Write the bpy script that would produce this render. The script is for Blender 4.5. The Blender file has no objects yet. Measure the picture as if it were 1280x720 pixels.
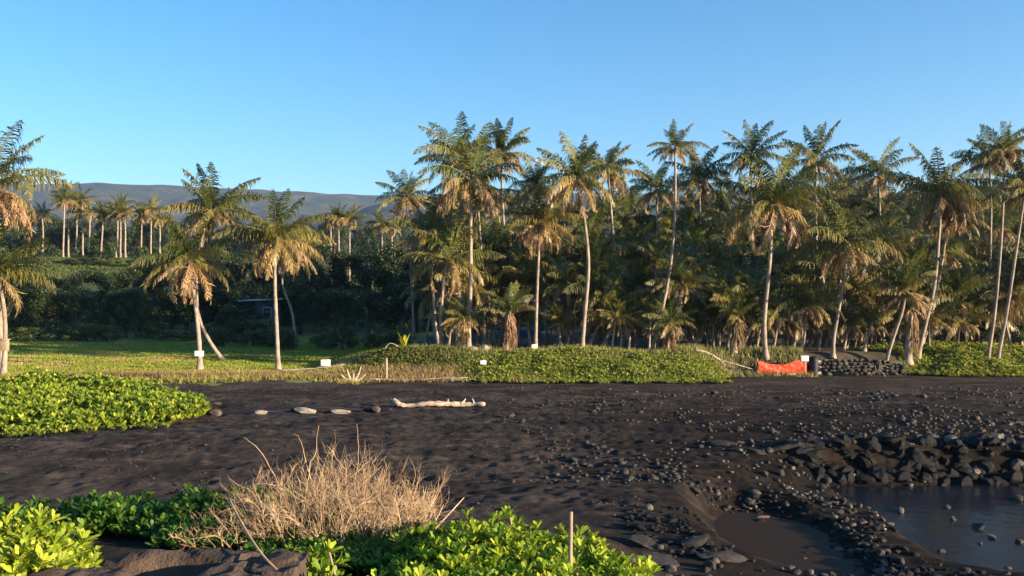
import bpy, math, random
import numpy as np
from mathutils import Vector, Matrix, Euler
S = bpy.context.scene
C = S.collection
R = math.radians
F = 1100.0; CX = 640.0; HY = 375.0; EYE = 5.0
rs = np.random.RandomState(7)
rnd = random.Random(11)

# ------------------------------------------------------------------ noise
def hash2(ix, iy, seed):
    n = (ix.astype(np.int64)*374761393 + iy.astype(np.int64)*668265263 + seed*144269) & 0xffffffff
    n = ((n ^ (n >> 13))*1274126177) & 0xffffffff
    n = n ^ (n >> 16)
    return (n & 0xffff)/65535.0
def vnoise(x, y, s, seed=0):
    x = np.asarray(x, float)/s; y = np.asarray(y, float)/s
    ix = np.floor(x); iy = np.floor(y); fx = x-ix; fy = y-iy
    fx = fx*fx*(3-2*fx); fy = fy*fy*(3-2*fy)
    a = hash2(ix, iy, seed); b = hash2(ix+1, iy, seed); c = hash2(ix, iy+1, seed); d = hash2(ix+1, iy+1, seed)
    return (a*(1-fx)+b*fx)*(1-fy)+(c*(1-fx)+d*fx)*fy - .5
def ss(a, b, x):
    t = np.clip((np.asarray(x, float)-a)/(b-a), 0, 1); return t*t*(3-2*t)

# ------------------------------------------------------------------ terrain
WATER = -0.92
def ground(x, y):
    x = np.asarray(x, float); y = np.asarray(y, float)
    z = 0.16*vnoise(x, y*1.4, 9, 1) + 0.10*vnoise(x*.6, y, 3.5, 2)
    rough = ss(16, 24, y)*(1-ss(47, 52, y))
    foot = 1-ss(1, 9, x)
    z = z + rough*(0.075*vnoise(x, y, .36, 3)*(.35+.65*foot) + .07*vnoise(x, y, .22, 4) + 0.08*vnoise(x, y, 1.3, 5))
    # long low swells of the beach
    z = z + 0.16*np.sin((y*.9 - x*.33)*.42+1.0)*ss(17, 24, y)*(1-ss(38, 46, y))*(1-ss(2, 8, x))
    # tide pool basin
    wob = vnoise(x, y, 3.1, 6)*1.6 + vnoise(x, y, .9, 7)*.7
    broad = ss(3.2, 9.0, x+wob*.8)*ss(14.5, 19.5, y+wob)*(1-ss(28.9-3.4*(1-ss(8, 10.5, x)), 29.5, y+wob*.22 + 4*ss(30, 36, x)))*(1-ss(38, 46, x))
    right = ss(9.4, 10.8, x+wob*.6)*ss(18.4, 20.5, y+wob)*(1-ss(27.6, 28.6, y+wob*.2))
    e = np.hypot((x-6.3)/1.7, (y-21.2)/3.9)
    left = 1-ss(.60, 1.35, e+wob*.14)
    z = z - .80*broad - .42*np.maximum(right, left*.95)*np.maximum(broad, .3*left)
    z = z*(1-left*.97) + np.minimum(z, -1.03)*left*.97
    z = z + .22*ss(9, 12, x)*np.exp(-((y-30.0)/1.0)**2)*(1+vnoise(x, y, .8, 9)*1.2)
    # rocky mound the photographer stands on
    d = np.hypot((x+1.5)/1.35, y)
    m = 2.95*(1-ss(7.6, 14.5, d+vnoise(x, y, 2.0, 8)*.8))*(1-.9*ss(.7, 3.6, x))*ss(-14, -6, y)
    z = z*(1-ss(12, 8, d)) + m
    # vegetated dune and grove floor (right), lawn (left)
    ed = 53.2 + 5.8*ss(11.5, 15.5, x) - 2.4*ss(27, 31, x) - 3*ss(36, 46, x)
    wid = 6.5 - 5.0*ss(12, 15.5, x) + 5*ss(26, 30, x)
    dune = 1.45*ss(0, 1, (y-ed)/wid)*ss(-14.5, -7.5, x+vnoise(x, y, 4, 14))
    dune = dune - .25*dune*ss(66, 80, y)
    lawn = (.30*ss(47.5, 51, y+vnoise(x, y, 3, 15)*1.5) + .25*ss(60, 110, y))*(1-ss(-13, -8, x))
    z = z*(1-.75*ss(46, 54, y)) + dune + lawn
    z = z + ss(54, 60, y)*(1-ss(90, 110, y))*.12*vnoise(x, y, 1.7, 16) + ss(54, 58, y)*(1-ss(61, 66, y))*.5*vnoise(x, y*.5, 4.5, 19)*ss(-10, -6, x)*(1-ss(12, 14, x))
    # hill behind
    h = 13.5*ss(112, 186, y+vnoise(x, y, 25, 17)*12)*(1-.55*ss(-30, 20, x)) + 4*ss(186, 420, y) + 10*ss(420, 1500, y)
    z = z + h + ss(120, 200, y)*(2.2*vnoise(x, y, 30, 18)) 
    return z
def g1(x, y): return float(ground(np.array([x]), np.array([y]))[0])
def P(px, row, D): return Vector(((px-CX)/F*D, D, EYE-(row-HY)/F*D))
def hit(px, row):
    Ds = np.geomspace(4, 140, 900); x = (px-CX)/F*Ds; z = EYE-(row-HY)/F*Ds
    k = np.where(z <= ground(x, Ds))[0]
    D = Ds[k[0]] if len(k) else 60.0
    return Vector(((px-CX)/F*D, D, g1((px-CX)/F*D, D)))

# ------------------------------------------------------------------ materials
def new_mat(name):
    m = bpy.data.materials.new(name); m.use_nodes = True
    nt = m.node_tree; b = nt.nodes['Principled BSDF']; return m, nt, b
def N(nt, t, **kw):
    n = nt.nodes.new(t)
    for k, v in kw.items():
        if k in n.inputs: n.inputs[k].default_value = v
        else: setattr(n, k, v)
    return n
def ramp(nt, fac, stops):
    r = nt.nodes.new('ShaderNodeValToRGB'); nt.links.new(fac, r.inputs[0])
    while len(r.color_ramp.elements) < len(stops): r.color_ramp.elements.new(.5)
    for e, (p, c) in zip(r.color_ramp.elements, stops): e.position = p; e.color = (*c, 1)
    return r
def coords(nt): return N(nt, 'ShaderNodeTexCoord').outputs['Object']
def noise_mat(name, stops, scale=3, detail=6, rough=.85, bump=.3, bscale=None, dist=.05, spec=.3, sx=None):
    m, nt, b = new_mat(name); co = coords(nt)
    if sx:
        mp = N(nt, 'ShaderNodeMapping'); mp.inputs['Scale'].default_value = sx; nt.links.new(co, mp.inputs[0]); co = mp.outputs[0]
    n = N(nt, 'ShaderNodeTexNoise', Scale=scale, Detail=detail, Roughness=.65); nt.links.new(co, n.inputs['Vector'])
    r = ramp(nt, n.outputs['Fac'], stops); nt.links.new(r.outputs[0], b.inputs['Base Color'])
    n2 = N(nt, 'ShaderNodeTexNoise', Scale=bscale or scale*5, Detail=5, Roughness=.7); nt.links.new(co, n2.inputs['Vector'])
    bp = N(nt, 'ShaderNodeBump', Strength=bump, Distance=dist); nt.links.new(n2.outputs['Fac'], bp.inputs['Height']); nt.links.new(bp.outputs[0], b.inputs['Normal'])
    b.inputs['Roughness'].default_value = rough; b.inputs['Specular IOR Level'].default_value = spec
    return m
def leaf_mat(name, rough=.5, trans=.35, spec=.35, gain=1.0):
    """foliage: leaf colour comes from the 'tint' attribute of each leaf"""
    m, nt, b = new_mat(name)
    a = N(nt, 'ShaderNodeAttribute', attribute_name='tint')
    oi = N(nt, 'ShaderNodeObjectInfo')
    hs = N(nt, 'ShaderNodeHueSaturation'); nt.links.new(a.outputs['Color'], hs.inputs['Color'])
    mr = N(nt, 'ShaderNodeMapRange'); nt.links.new(oi.outputs['Random'], mr.inputs['Value']); mr.inputs['To Min'].default_value = .78*gain; mr.inputs['To Max'].default_value = 1.2*gain
    nt.links.new(mr.outputs[0], hs.inputs['Value'])
    mr2 = N(nt, 'ShaderNodeMapRange'); nt.links.new(oi.outputs['Random'], mr2.inputs['Value']); mr2.inputs['To Min'].default_value = .515; mr2.inputs['To Max'].default_value = .485
    nt.links.new(mr2.outputs[0], hs.inputs['Hue'])
    nt.links.new(hs.outputs[0], b.inputs['Base Color']); b.inputs['Roughness'].default_value = rough; b.inputs['Specular IOR Level'].default_value = spec
    t = N(nt, 'ShaderNodeBsdfTranslucent'); nt.links.new(hs.outputs[0], t.inputs['Color'])
    mx = N(nt, 'ShaderNodeMixShader'); mx.inputs[0].default_value = trans
    nt.links.new(b.outputs[0], mx.inputs[1]); nt.links.new(t.outputs[0], mx.inputs[2])
    nt.links.new(mx.outputs[0], nt.nodes['Material Output'].inputs['Surface'])
    return m

def sand_mat():
    m, nt, b = new_mat('black_sand'); co = coords(nt)
    n = N(nt, 'ShaderNodeTexNoise', Scale=.35, Detail=8, Roughness=.65); nt.links.new(co, n.inputs['Vector'])
    r = ramp(nt, n.outputs['Fac'], [(.3, (.016, .0125, .0108)), (.5, (.040, .032, .0275)), (.68, (.078, .062, .053))])
    mp = N(nt, 'ShaderNodeMapping'); mp.inputs['Scale'].default_value = (.25, 1.1, 1); nt.links.new(co, mp.inputs[0])
    n3 = N(nt, 'ShaderNodeTexNoise', Scale=1.4, Detail=6, Roughness=.6); nt.links.new(mp.outputs[0], n3.inputs['Vector'])
    r3 = ramp(nt, n3.outputs['Fac'], [(.52, (0, 0, 0)), (.72, (1, 1, 1))])
    mx = N(nt, 'ShaderNodeMix', data_type='RGBA'); nt.links.new(r3.outputs[0], mx.inputs[0]); nt.links.new(r.outputs[0], mx.inputs[6]); mx.inputs[7].default_value = (.115, .080, .062, 1)
    # fine speckle of pale grit
    v = N(nt, 'ShaderNodeTexVoronoi', Scale=9.0); nt.links.new(co, v.inputs['Vector'])
    rv = ramp(nt, v.outputs['Distance'], [(.06, (1, 1, 1)), (.13, (0, 0, 0))])
    mu = N(nt, 'ShaderNodeMath', operation='MULTIPLY'); nt.links.new(rv.outputs[0], mu.inputs[0]); mu.inputs[1].default_value = .5
    mx2 = N(nt, 'ShaderNodeMix', data_type='RGBA'); nt.links.new(mu.outputs[0], mx2.inputs[0]); nt.links.new(mx.outputs[2], mx2.inputs[6]); mx2.inputs[7].default_value = (.12, .10, .085, 1)
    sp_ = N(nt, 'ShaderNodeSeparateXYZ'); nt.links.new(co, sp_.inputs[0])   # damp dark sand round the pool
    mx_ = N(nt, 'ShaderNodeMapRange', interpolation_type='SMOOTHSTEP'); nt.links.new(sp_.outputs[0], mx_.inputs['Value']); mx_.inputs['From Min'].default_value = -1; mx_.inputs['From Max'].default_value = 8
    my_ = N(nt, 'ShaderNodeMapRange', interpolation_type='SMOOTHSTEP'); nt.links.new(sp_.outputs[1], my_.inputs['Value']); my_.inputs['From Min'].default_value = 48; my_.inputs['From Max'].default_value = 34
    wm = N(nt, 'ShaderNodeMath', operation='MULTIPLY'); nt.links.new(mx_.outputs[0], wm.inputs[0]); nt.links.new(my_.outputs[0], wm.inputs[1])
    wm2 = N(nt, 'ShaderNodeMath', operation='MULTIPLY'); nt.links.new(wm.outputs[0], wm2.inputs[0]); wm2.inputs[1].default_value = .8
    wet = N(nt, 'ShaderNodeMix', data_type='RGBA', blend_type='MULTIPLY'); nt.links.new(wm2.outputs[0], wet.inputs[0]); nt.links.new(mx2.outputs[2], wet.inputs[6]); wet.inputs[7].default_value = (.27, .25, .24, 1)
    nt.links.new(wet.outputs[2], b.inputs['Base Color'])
    nb = N(nt, 'ShaderNodeTexNoise', Scale=9, Detail=8, Roughness=.78); nt.links.new(co, nb.inputs['Vector'])
    vb = N(nt, 'ShaderNodeTexVoronoi', Scale=4.4, feature='SMOOTH_F1'); nt.links.new(co, vb.inputs['Vector'])
    ad = N(nt, 'ShaderNodeMath', operation='ADD'); nt.links.new(nb.outputs['Fac'], ad.inputs[0]); nt.links.new(vb.outputs['Distance'], ad.inputs[1])
    bp = N(nt, 'ShaderNodeBump', Strength=.9, Distance=.10); nt.links.new(ad.outputs[0], bp.inputs['Height']); nt.links.new(bp.outputs[0], b.inputs['Normal'])
    b.inputs['Roughness'].default_value = .95; b.inputs['Specular IOR Level'].default_value = .08
    return m
M = {}
M['sand'] = sand_mat()
M['lawn'] = noise_mat('lawn_grass', [(.3, (.08, .115, .018)), (.5, (.15, .175, .028)), (.7, (.24, .21, .05))], scale=.5, detail=9, bump=.9, bscale=14, dist=.08, sx=(.6, 1.2, 1))
M['litter'] = noise_mat('leaf_litter', [(.3, (.035, .028, .018)), (.6, (.10, .075, .045))], scale=1.5, bump=.8, bscale=9, dist=.1)
M['hill'] = noise_mat('hill_scrub', [(.35, (.025, .04, .014)), (.5, (.06, .08, .022)), (.68, (.11, .12, .035))], scale=.05, detail=9, bump=.8, bscale=.7, dist=1.0)
M['mount'] = noise_mat('mountain_forest', [(.35, (.010, .018, .010)), (.5, (.03, .036, .020)), (.65, (.075, .070, .042))], scale=.012, detail=10, bump=.6, bscale=.02, dist=15, rough=1)
M['rock'] = noise_mat('lava_rock', [(.25, (.012, .010, .009)), (.5, (.030, .025, .021)), (.75, (.085, .070, .057))], scale=5, bump=.6, bscale=22, dist=.03, rough=.7)
M['rock_wet_shaded'] = noise_mat('wet_shaded_lava', [(.25, (.004, .004, .005)), (.5, (.009, .009, .010)), (.8, (.030, .028, .024))], scale=4, bump=.8, bscale=14, dist=.06, rough=.6, spec=.15)  # wet lava, darkened to hold the shade of the ledge face too
M['rock_pale'] = noise_mat('pale_coral_rock', [(.25, (.16, .135, .11)), (.6, (.38, .33, .27)), (.8, (.52, .46, .38))], scale=6, bump=.5, bscale=22, dist=.02)
M['rock_grey'] = noise_mat('worn_basalt', [(.25, (.035, .029, .024)), (.6, (.10, .085, .070)), (.8, (.20, .17, .14))], scale=6, bump=.5, bscale=22, dist=.02, rough=.6)
M['rock_red'] = noise_mat('red_cinder_rock', [(.25, (.10, .05, .04)), (.7, (.26, .14, .10))], scale=6, bump=.5, bscale=22, dist=.02)
M['slab'] = noise_mat('brown_lava_slab', [(.25, (.030, .020, .015)), (.5, (.070, .047, .034)), (.75, (.13, .09, .065))], scale=3.5, detail=9, bump=.8, bscale=13, dist=.05)
M['bark'] = noise_mat('palm_trunk_bark', [(.3, (.13, .10, .075)), (.55, (.30, .24, .19)), (.75, (.42, .35, .28))], scale=2.2, bump=.7, bscale=9, dist=.03, sx=(1.5, 1.5, .8))
M['bark_dark'] = noise_mat('tree_bark', [(.3, (.04, .03, .022)), (.7, (.12, .095, .07))], scale=3, bump=.6)
M['driftwood'] = noise_mat('bleached_driftwood', [(.3, (.16, .11, .07)), (.5, (.42, .33, .24)), (.75, (.60, .49, .37))], scale=2.2, bump=.5, bscale=12, dist=.02, sx=(1, 5, 5))
M['wood'] = noise_mat('weathered_wood', [(.3, (.20, .145, .095)), (.7, (.42, .32, .22))], scale=6, bump=.4, sx=(5, 5, 1))
M['straw'] = noise_mat('dry_twigs', [(.3, (.16, .10, .06)), (.55, (.44, .30, .175)), (.75, (.66, .52, .36))], scale=3, bump=0)
M['white'] = noise_mat('white_sign_paint', [(.3, (.62, .60, .55)), (.7, (.80, .79, .75))], scale=4, bump=.05, rough=.5)
M['orange'] = noise_mat('orange_mesh', [(.3, (.42, .03, .012)), (.5, (.62, .06, .02)), (.75, (.78, .24, .12))], scale=2.4, detail=5, bump=.4, bscale=5, dist=.05, rough=.6, sx=(1, 1, 2.2))
M['black'] = noise_mat('dark_plastic', [(.3, (.008, .008, .016)), (.7, (.014, .014, .028))], scale=3, bump=.1, rough=.6)
M['ink'] = noise_mat('sign_ink', [(.3, (.05, .05, .05)), (.7, (.08, .08, .08))], scale=3, bump=0)
M['wallstone'] = noise_mat('wall_lava_stone', [(.25, (.015, .014, .012)), (.5, (.045, .040, .033)), (.75, (.15, .13, .095))], scale=2.5, bump=.8, bscale=14, dist=.05)
M['housewall'] = noise_mat('house_wall', [(.3, (.05, .07, .085)), (.7, (.08, .10, .12))], scale=1, bump=.1)
M['houseroof'] = noise_mat('house_roof', [(.3, (.22, .24, .26)), (.7, (.34, .36, .38))], scale=1, bump=.1)
M['tarp'] = noise_mat('blue_tarp', [(.3, (.03, .09, .26)), (.7, (.06, .16, .38))], scale=1.5, bump=.5, bscale=3, rough=.5)
M['glass'] = noise_mat('window_glass', [(.3, (.02, .02, .025)), (.7, (.04, .04, .05))], scale=1, bump=0, rough=.15)
M['palmleaf'] = leaf_mat('palm_leaflets', rough=.42, trans=.28, spec=.5)
M['deadleaf'] = leaf_mat('dead_palm_fronds', rough=.8, trans=.18, spec=.15)
M['leaf'] = leaf_mat('broad_leaves', rough=.5, trans=.3, spec=.4)
M['naupaka'] = leaf_mat('naupaka_leaves', rough=.5, trans=.38, spec=.28)
M['grassblade'] = leaf_mat('grass_blades', rough=.7, trans=.3, spec=.2)
def water_mat(name, col, rough, bump):
    m, nt, b = new_mat(name); co = coords(nt)
    b.inputs['Base Color'].default_value = (*col, 1); b.inputs['Roughness'].default_value = rough; b.inputs['IOR'].default_value = 1.33
    n = N(nt, 'ShaderNodeTexNoise', Scale=2.2, Detail=3); nt.links.new(co, n.inputs['Vector'])
    bp = N(nt, 'ShaderNodeBump', Strength=bump, Distance=.02); nt.links.new(n.outputs['Fac'], bp.inputs['Height']); nt.links.new(bp.outputs[0], b.inputs['Normal'])
    return m
M['water'] = water_mat('pool_water', (.010, .013, .020), .17, .9)
M['mudwater'] = water_mat('muddy_water', (.034, .020, .011), .5, .3); M['mudwater'].node_tree.nodes['Principled BSDF'].inputs['Specular IOR Level'].default_value = .15

# ------------------------------------------------------------------ mesh helpers
def link(o, parent=None):
    C.objects.link(o)
    if parent is not None: o.parent = parent
    return o
class MB:
    def __init__(s): s.v = []; s.q = []; s.t = []; s.c = []; s.n = 0
    def add(s, v, q=None, t=None, c=None):
        v = np.asarray(v, float).reshape(-1, 3)
        if q is not None and len(q): s.q.append(np.asarray(q, np.int64).reshape(-1, 4)+s.n)
        if t is not None and len(t): s.t.append(np.asarray(t, np.int64).reshape(-1, 3)+s.n)
        if c is None: c = np.ones((len(v), 3))*.5
        c = np.broadcast_to(np.asarray(c, float), (len(v), 3))
        s.v.append(v); s.c.append(c); s.n += len(v)
    def mesh(s, name, mat, smooth=False, tint=False):
        v = np.concatenate(s.v) if s.v else np.zeros((0, 3)); me = bpy.data.meshes.new(name)
        q = np.concatenate(s.q) if s.q else np.zeros((0, 4), np.int64); t = np.concatenate(s.t) if s.t else np.zeros((0, 3), np.int64)
        me.vertices.add(len(v)); me.vertices.foreach_set('co', v.ravel())
        me.loops.add(len(q)*4+len(t)*3); me.loops.foreach_set('vertex_index', np.concatenate([q.ravel(), t.ravel()]).astype(np.int32))
        me.polygons.add(len(q)+len(t))
        st = np.concatenate([np.arange(len(q))*4, len(q)*4+np.arange(len(t))*3]).astype(np.int32)
        me.polygons.foreach_set('loop_start', st)
        if smooth: me.polygons.foreach_set('use_smooth', np.ones(len(q)+len(t), bool))
        me.update(calc_edges=True); me.validate()
        if tint:
            a = me.color_attributes.new('tint', 'FLOAT_COLOR', 'POINT')
            c = np.concatenate(s.c); a.data.foreach_set('color', np.c_[c, np.ones(len(c))].ravel())
        me.materials.append(mat); return me
    def obj(s, name, mat, parent=None, smooth=False, tint=False):
        return link(bpy.data.objects.new(name, s.mesh(name, mat, smooth, tint)), parent)
def tag(o, label=None, cat=None, group=None, kind=None):
    if label: o['label'] = label
    if cat: o['category'] = cat
    if group: o['group'] = group
    if kind: o['kind'] = kind
    return o
def empty(name, loc, label, cat, group=None, rz=0):
    o = bpy.data.objects.new(name, None); C.objects.link(o); o.empty_display_size = .3
    o.location = loc; o.rotation_euler = (0, 0, rz); return tag(o, label, cat, group)
def spline(pts, n):
    p = np.array([list(q) for q in pts], float)
    if len(p) == 2: t = np.linspace(0, 1, n)[:, None]; return p[0]*(1-t)+p[1]*t
    P_ = np.vstack([2*p[0]-p[1], p, 2*p[-1]-p[-2]]); out = []
    for u in np.linspace(0, len(p)-1-1e-6, n):
        i = int(u); f = u-i; a, b, c, d = P_[i], P_[i+1], P_[i+2], P_[i+3]
        out.append(.5*((2*b)+(c-a)*f+(2*a-5*b+4*c-d)*f*f+(3*b-a-3*c+d)*f**3))
    return np.array(out)
def tube(mb, pts, rad, sides=8, c=None, cap=True):
    pts = np.asarray(pts, float); n = len(pts); rad = np.broadcast_to(rad, n)
    tan = np.gradient(pts, axis=0); tan /= np.linalg.norm(tan, axis=1)[:, None]+1e-9
    ref = np.array([0, 1, 0.]) if abs(tan[:, 1]).mean() < .8 else np.array([1., 0, 0])
    a = np.cross(tan, ref); a /= np.linalg.norm(a, axis=1)[:, None]+1e-9; b = np.cross(tan, a)
    th = np.arange(sides)/sides*2*np.pi
    v = pts[:, None]+rad[:, None, None]*(np.cos(th)[None, :, None]*a[:, None]+np.sin(th)[None, :, None]*b[:, None])
    i = np.arange(n-1)[:, None]*sides; j = np.arange(sides)[None]; k = (j+1) % sides
    q = np.stack([i+j, i+k, i+sides+k, i+sides+j], -1).reshape(-1, 4)
    v = v.reshape(-1, 3); t = None
    if cap:
        v = np.vstack([v, pts[-1]+tan[-1]*rad[-1]*.3, pts[0]]); e = n*sides
        t = [[(n-1)*sides+s_, (n-1)*sides+(s_+1) % sides, e] for s_ in range(sides)]+[[(s_+1) % sides, s_, e+1] for s_ in range(sides)]
    mb.add(v, q, t, c)
def box(mb, lo, hi, jitter=0):
    x0, y0, z0 = lo; x1, y1, z1 = hi
    v = np.array([[x0, y0, z0], [x1, y0, z0], [x1, y1, z0], [x0, y1, z0], [x0, y0, z1], [x1, y0, z1], [x1, y1, z1], [x0, y1, z1]], float)
    if jitter: v += rs.uniform(-jitter, jitter, v.shape)
    mb.add(v, [[0, 3, 2, 1], [4, 5, 6, 7], [0, 1, 5, 4], [1, 2, 6, 5], [2, 3, 7, 6], [3, 0, 4, 7]])
def bevel(o, w=.02, seg=2):
    m = o.modifiers.new('bevel', 'BEVEL'); m.width = w; m.segments = seg; return o

# ------------------------------------------------------------------ ground sheets (one polar height field split by cover)
ang = np.concatenate([np.arange(-180, -40, 4.), np.arange(-40, 40, .16), np.arange(40, 180.1, 4.)])
rad = np.concatenate([np.geomspace(.8, 14, 110, endpoint=False), np.geomspace(14, 62, 330, endpoint=False), np.geomspace(62, 200, 110, endpoint=False), np.geomspace(200, 7000, 60)])
A, RR = np.meshgrid(np.radians(ang), rad, indexing='ij')
GX = RR*np.sin(A); GY = RR*np.cos(A); GZ = ground(GX, GY)
na, nr = GX.shape
idx = np.arange(na*nr).reshape(na, nr)
quads = np.stack([idx[:-1, :-1], idx[1:, :-1], idx[1:, 1:], idx[:-1, 1:]], -1).reshape(-1, 4)
V = np.stack([GX, GY, GZ], -1).reshape(-1, 3)
cx = V[quads][:, :, 0].mean(1); cy = V[quads][:, :, 1].mean(1)
nz = vnoise(cx, cy, 2.5, 31)*2.2+vnoise(cx, cy, .7, 32)*1.4
lawnedge = 49.0 + 2.5*ss(-20, -12, cx) + 8*ss(-11.5, -9, cx) + nz*1.1 - 6*ss(-26, -34, cx)
reg = np.zeros(len(quads), int)
reg[(cy > lawnedge) & (cx < -9)] = 1
duneedge = 54.3 + 5.2*ss(11.5, 15.5, cx)-2.2*ss(27, 31, cx)+nz*.5
reg[(cy > duneedge) & (cx >= -9)] = 2
reg[(cy > 116+nz*2)] = 3
for k, nm, mt in ((0, 'black_sand_beach', 'sand'), (1, 'lawn', 'lawn'), (2, 'grove_floor', 'litter'), (3, 'hillside', 'hill')):
    q = quads[reg == k]; u, inv = np.unique(q, return_inverse=True)
    mb = MB(); mb.add(V[u], inv.reshape(-1, 4)[:, ::-1]); o = mb.obj(nm, M[mt], smooth=True); tag(o, kind='structure')

# mountain
def ridge_row(px, y0, pts):
    return np.interp(px, [p[0] for p in pts], [p[1] for p in pts])
def mountain(name, D0, D1, pts, seed, amp):
    az = np.radians(np.arange(-60, 60.1, .3)); r = np.linspace(0, 1, 70)
    a, t = np.meshgrid(az, r, indexing='ij'); D = D0+(D1-D0)*t
    px = CX+F*np.tan(a); top = EYE+(HY-ridge_row(px, 0, pts))/F*(D0+(D1-D0)*.8)
    prof = np.where(t < .8, (t/.8)**1.6, 1-(t-.8)*.6)
    x = np.tan(a)*D; y = D
    rug = (1-abs(vnoise(x, y*.35, 420, seed)*2))*.6+(1-abs(vnoise(x, y*.5, 170, seed+1)*2))*.3+vnoise(x, y, 60, seed+2)*.25
    z = 12+(top-12)*prof + (rug-.55)*amp*np.sin(np.clip(t/.8, 0, 1)*np.pi)**.8*(t < .8) + (t >= .75)*vnoise(x, y, 60, 5)*6
    i = np.arange(a.size).reshape(a.shape); q = np.stack([i[:-1, :-1], i[1:, :-1], i[1:, 1:], i[:-1, 1:]], -1).reshape(-1, 4)
    mb = MB(); mb.add(np.stack([x, y, z], -1).reshape(-1, 3), q[:, ::-1]); tag(mb.obj(name, M['mount'], smooth=True), kind='structure')
mountain('mountain', 1500, 3600, [(-600, 238), (0, 231), (70, 229), (130, 228), (200, 231), (290, 235), (380, 240), (480, 245), (700, 240), (1000, 243), (1280, 250), (1900, 262)], 50, 95)
mountain('mountain_spur', 1200, 2300, [(-600, 330), (360, 320), (395, 268), (420, 263), (440, 268), (460, 258), (490, 251), (560, 243), (800, 246), (1100, 240), (1280, 248), (1900, 270)], 60, 60)

# ------------------------------------------------------------------ palms
def lerp(a, b, t): return np.asarray(a)*(1-t)+np.asarray(b)*t
GREEN = np.array([.045, .078, .012]); LIME = np.array([.17, .17, .035]); GOLD = np.array([.33, .225, .075]); BROWN = np.array([.22, .135, .06]); DRY = np.array([.30, .205, .12])
def frond(mb, L, az, e0, droop, age, g, base=(0, 0, 0), nl=42, hang=.5, lw=.10):
    n = 12; s = np.linspace(0, 1, n)
    el = e0 - droop*(s**1.25)
    d = np.stack([np.cos(el), np.zeros(n), np.sin(el)], -1); p = np.cumsum(d*L/(n-1), 0)-d[0]*L/(n-1)
    tw = g.uniform(-1., 1.); p[:, 1] += tw*s**2*L*.25
    roll = g.uniform(-.7, .7)
    ca, sa = math.cos(az), math.sin(az); Rz = np.array([[ca, -sa, 0], [sa, ca, 0], [0, 0, 1]])
    p = p@Rz.T + np.array(base); tan = np.gradient(p, axis=0); tan /= np.linalg.norm(tan, axis=1)[:, None]
    side0 = np.array([-sa, ca, 0.])
    bodycol = lerp(GREEN, LIME, g.uniform(0, 1)**2) if age < .5 else (lerp(LIME, GOLD, (age-.5)*2.2+g.uniform(-.2, .3)) if age < .8 else lerp(GOLD, DRY, g.uniform(.1, 1)))
    bodycol = np.clip(bodycol, .01, 1)
    stem = lerp(bodycol, [.32, .24, .10], .55)
    tube(mb, p, np.linspace(.045, .008, n), 3, stem, cap=False)
    u = np.repeat(np.linspace(.10, .99, nl), 2)+g.uniform(-.008, .008, nl*2); u = np.clip(u, .1, .995)
    sg = np.tile([1., -1.], nl)
    f = u*(n-1); i = np.minimum(f.astype(int), n-2); w = (f-i)[:, None]
    q = p[i]*(1-w)+p[i+1]*w; t = tan[i]*(1-w)+tan[i+1]*w
    ll = L*.23*(np.sin(np.pi*np.clip(u*.9+.12, 0, 1))**.6)*g.uniform(.85, 1.1, nl*2)
    side = side0[None]*sg[:, None]
    up = np.cross(t, side0); up /= np.linalg.norm(up, axis=1)[:, None]; up *= np.sign(up[:, 2:3]+1e-6)
    rolldir = side + up*(.2+roll*sg[:, None])
    h = hang*(1+.45*g.randn(nl*2))[:, None]; rag = np.where(g.rand(nl*2) < .12, g.uniform(.3, .7, nl*2), 1.0); ll = ll*rag
    d1 = rolldir*.8+t*.65+np.array([0, 0, -1.])*h*.55+g.randn(nl*2, 3)*.12; d1 /= np.linalg.norm(d1, axis=1)[:, None]
    d2 = rolldir*.35+t*.5+np.array([0, 0, -1.])*(h*1.5+.15)+g.randn(nl*2, 3)*.18; d2 /= np.linalg.norm(d2, axis=1)[:, None]
    m1 = q+d1*ll[:, None]*.5; tip = m1+d2*ll[:, None]*.55
    wv = t*lw*.5
    v = np.stack([q-wv*.6, q+wv*.6, m1+wv, m1-wv, tip], 1)
    k = np.arange(nl*2)[:, None]*5
    tipc = lerp(bodycol, GOLD if age < .8 else DRY, .15+.5*age)
    col = np.stack([np.broadcast_to(bodycol, (nl*2, 3))]*4+[np.broadcast_to(tipc, (nl*2, 3))], 1)*(1+.25*g.randn(nl*2, 1, 1)).clip(.5, 1.6)
    if age > .2:
        fade = (np.clip((u-.45)*1.6, 0, 1)*min(1, age*1.1))[:, None, None]; col = col*(1-fade*.6)+DRY*fade*.6
    mb.add(v.reshape(-1, 3), np.hstack([k, k+1, k+2, k+3]), np.hstack([k+3, k+2, k+4]), col.reshape(-1, 3).clip(.005, 1))
def crown_mesh(seed, n=24, L=3.9, amin=0., amax=.95, wind=.2, young=False, stiff=1.0, lw=.075):
    g = np.random.RandomState(seed); mb = MB(); az = g.rand()*6
    wa = g.rand()*6.28; ws = g.uniform(.1, .5)
    for i in range(n):
        a = amin+(amax-amin)*((i+.5)/n)**.85+g.uniform(-.08, .08); a = min(max(a, 0), 1)
        az += 2.39996+g.uniform(-.5, .5); az += ws*math.sin(wa-az)*.6
        e0 = R(86-100*a) if not young else R(80-55*a)
        dr = R(30+90*a)*stiff if not young else R(45+45*a)
        Lf = L*(.72+.33*math.sin(math.pi*min(1, a*.9+.15)))*g.uniform(.85, 1.08)
        frond(mb, Lf, az, e0+g.uniform(-.12, .12), dr*g.uniform(.8, 1.2), a, g, base=(g.uniform(-.1, .1), g.uniform(-.1, .1), g.uniform(-.15, .12)-.3*a), hang=(.65+.9*a)*g.uniform(.8, 1.3), lw=lw, nl=52)
    me = mb.mesh('crown', M['palmleaf'], tint=True); return me
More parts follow.
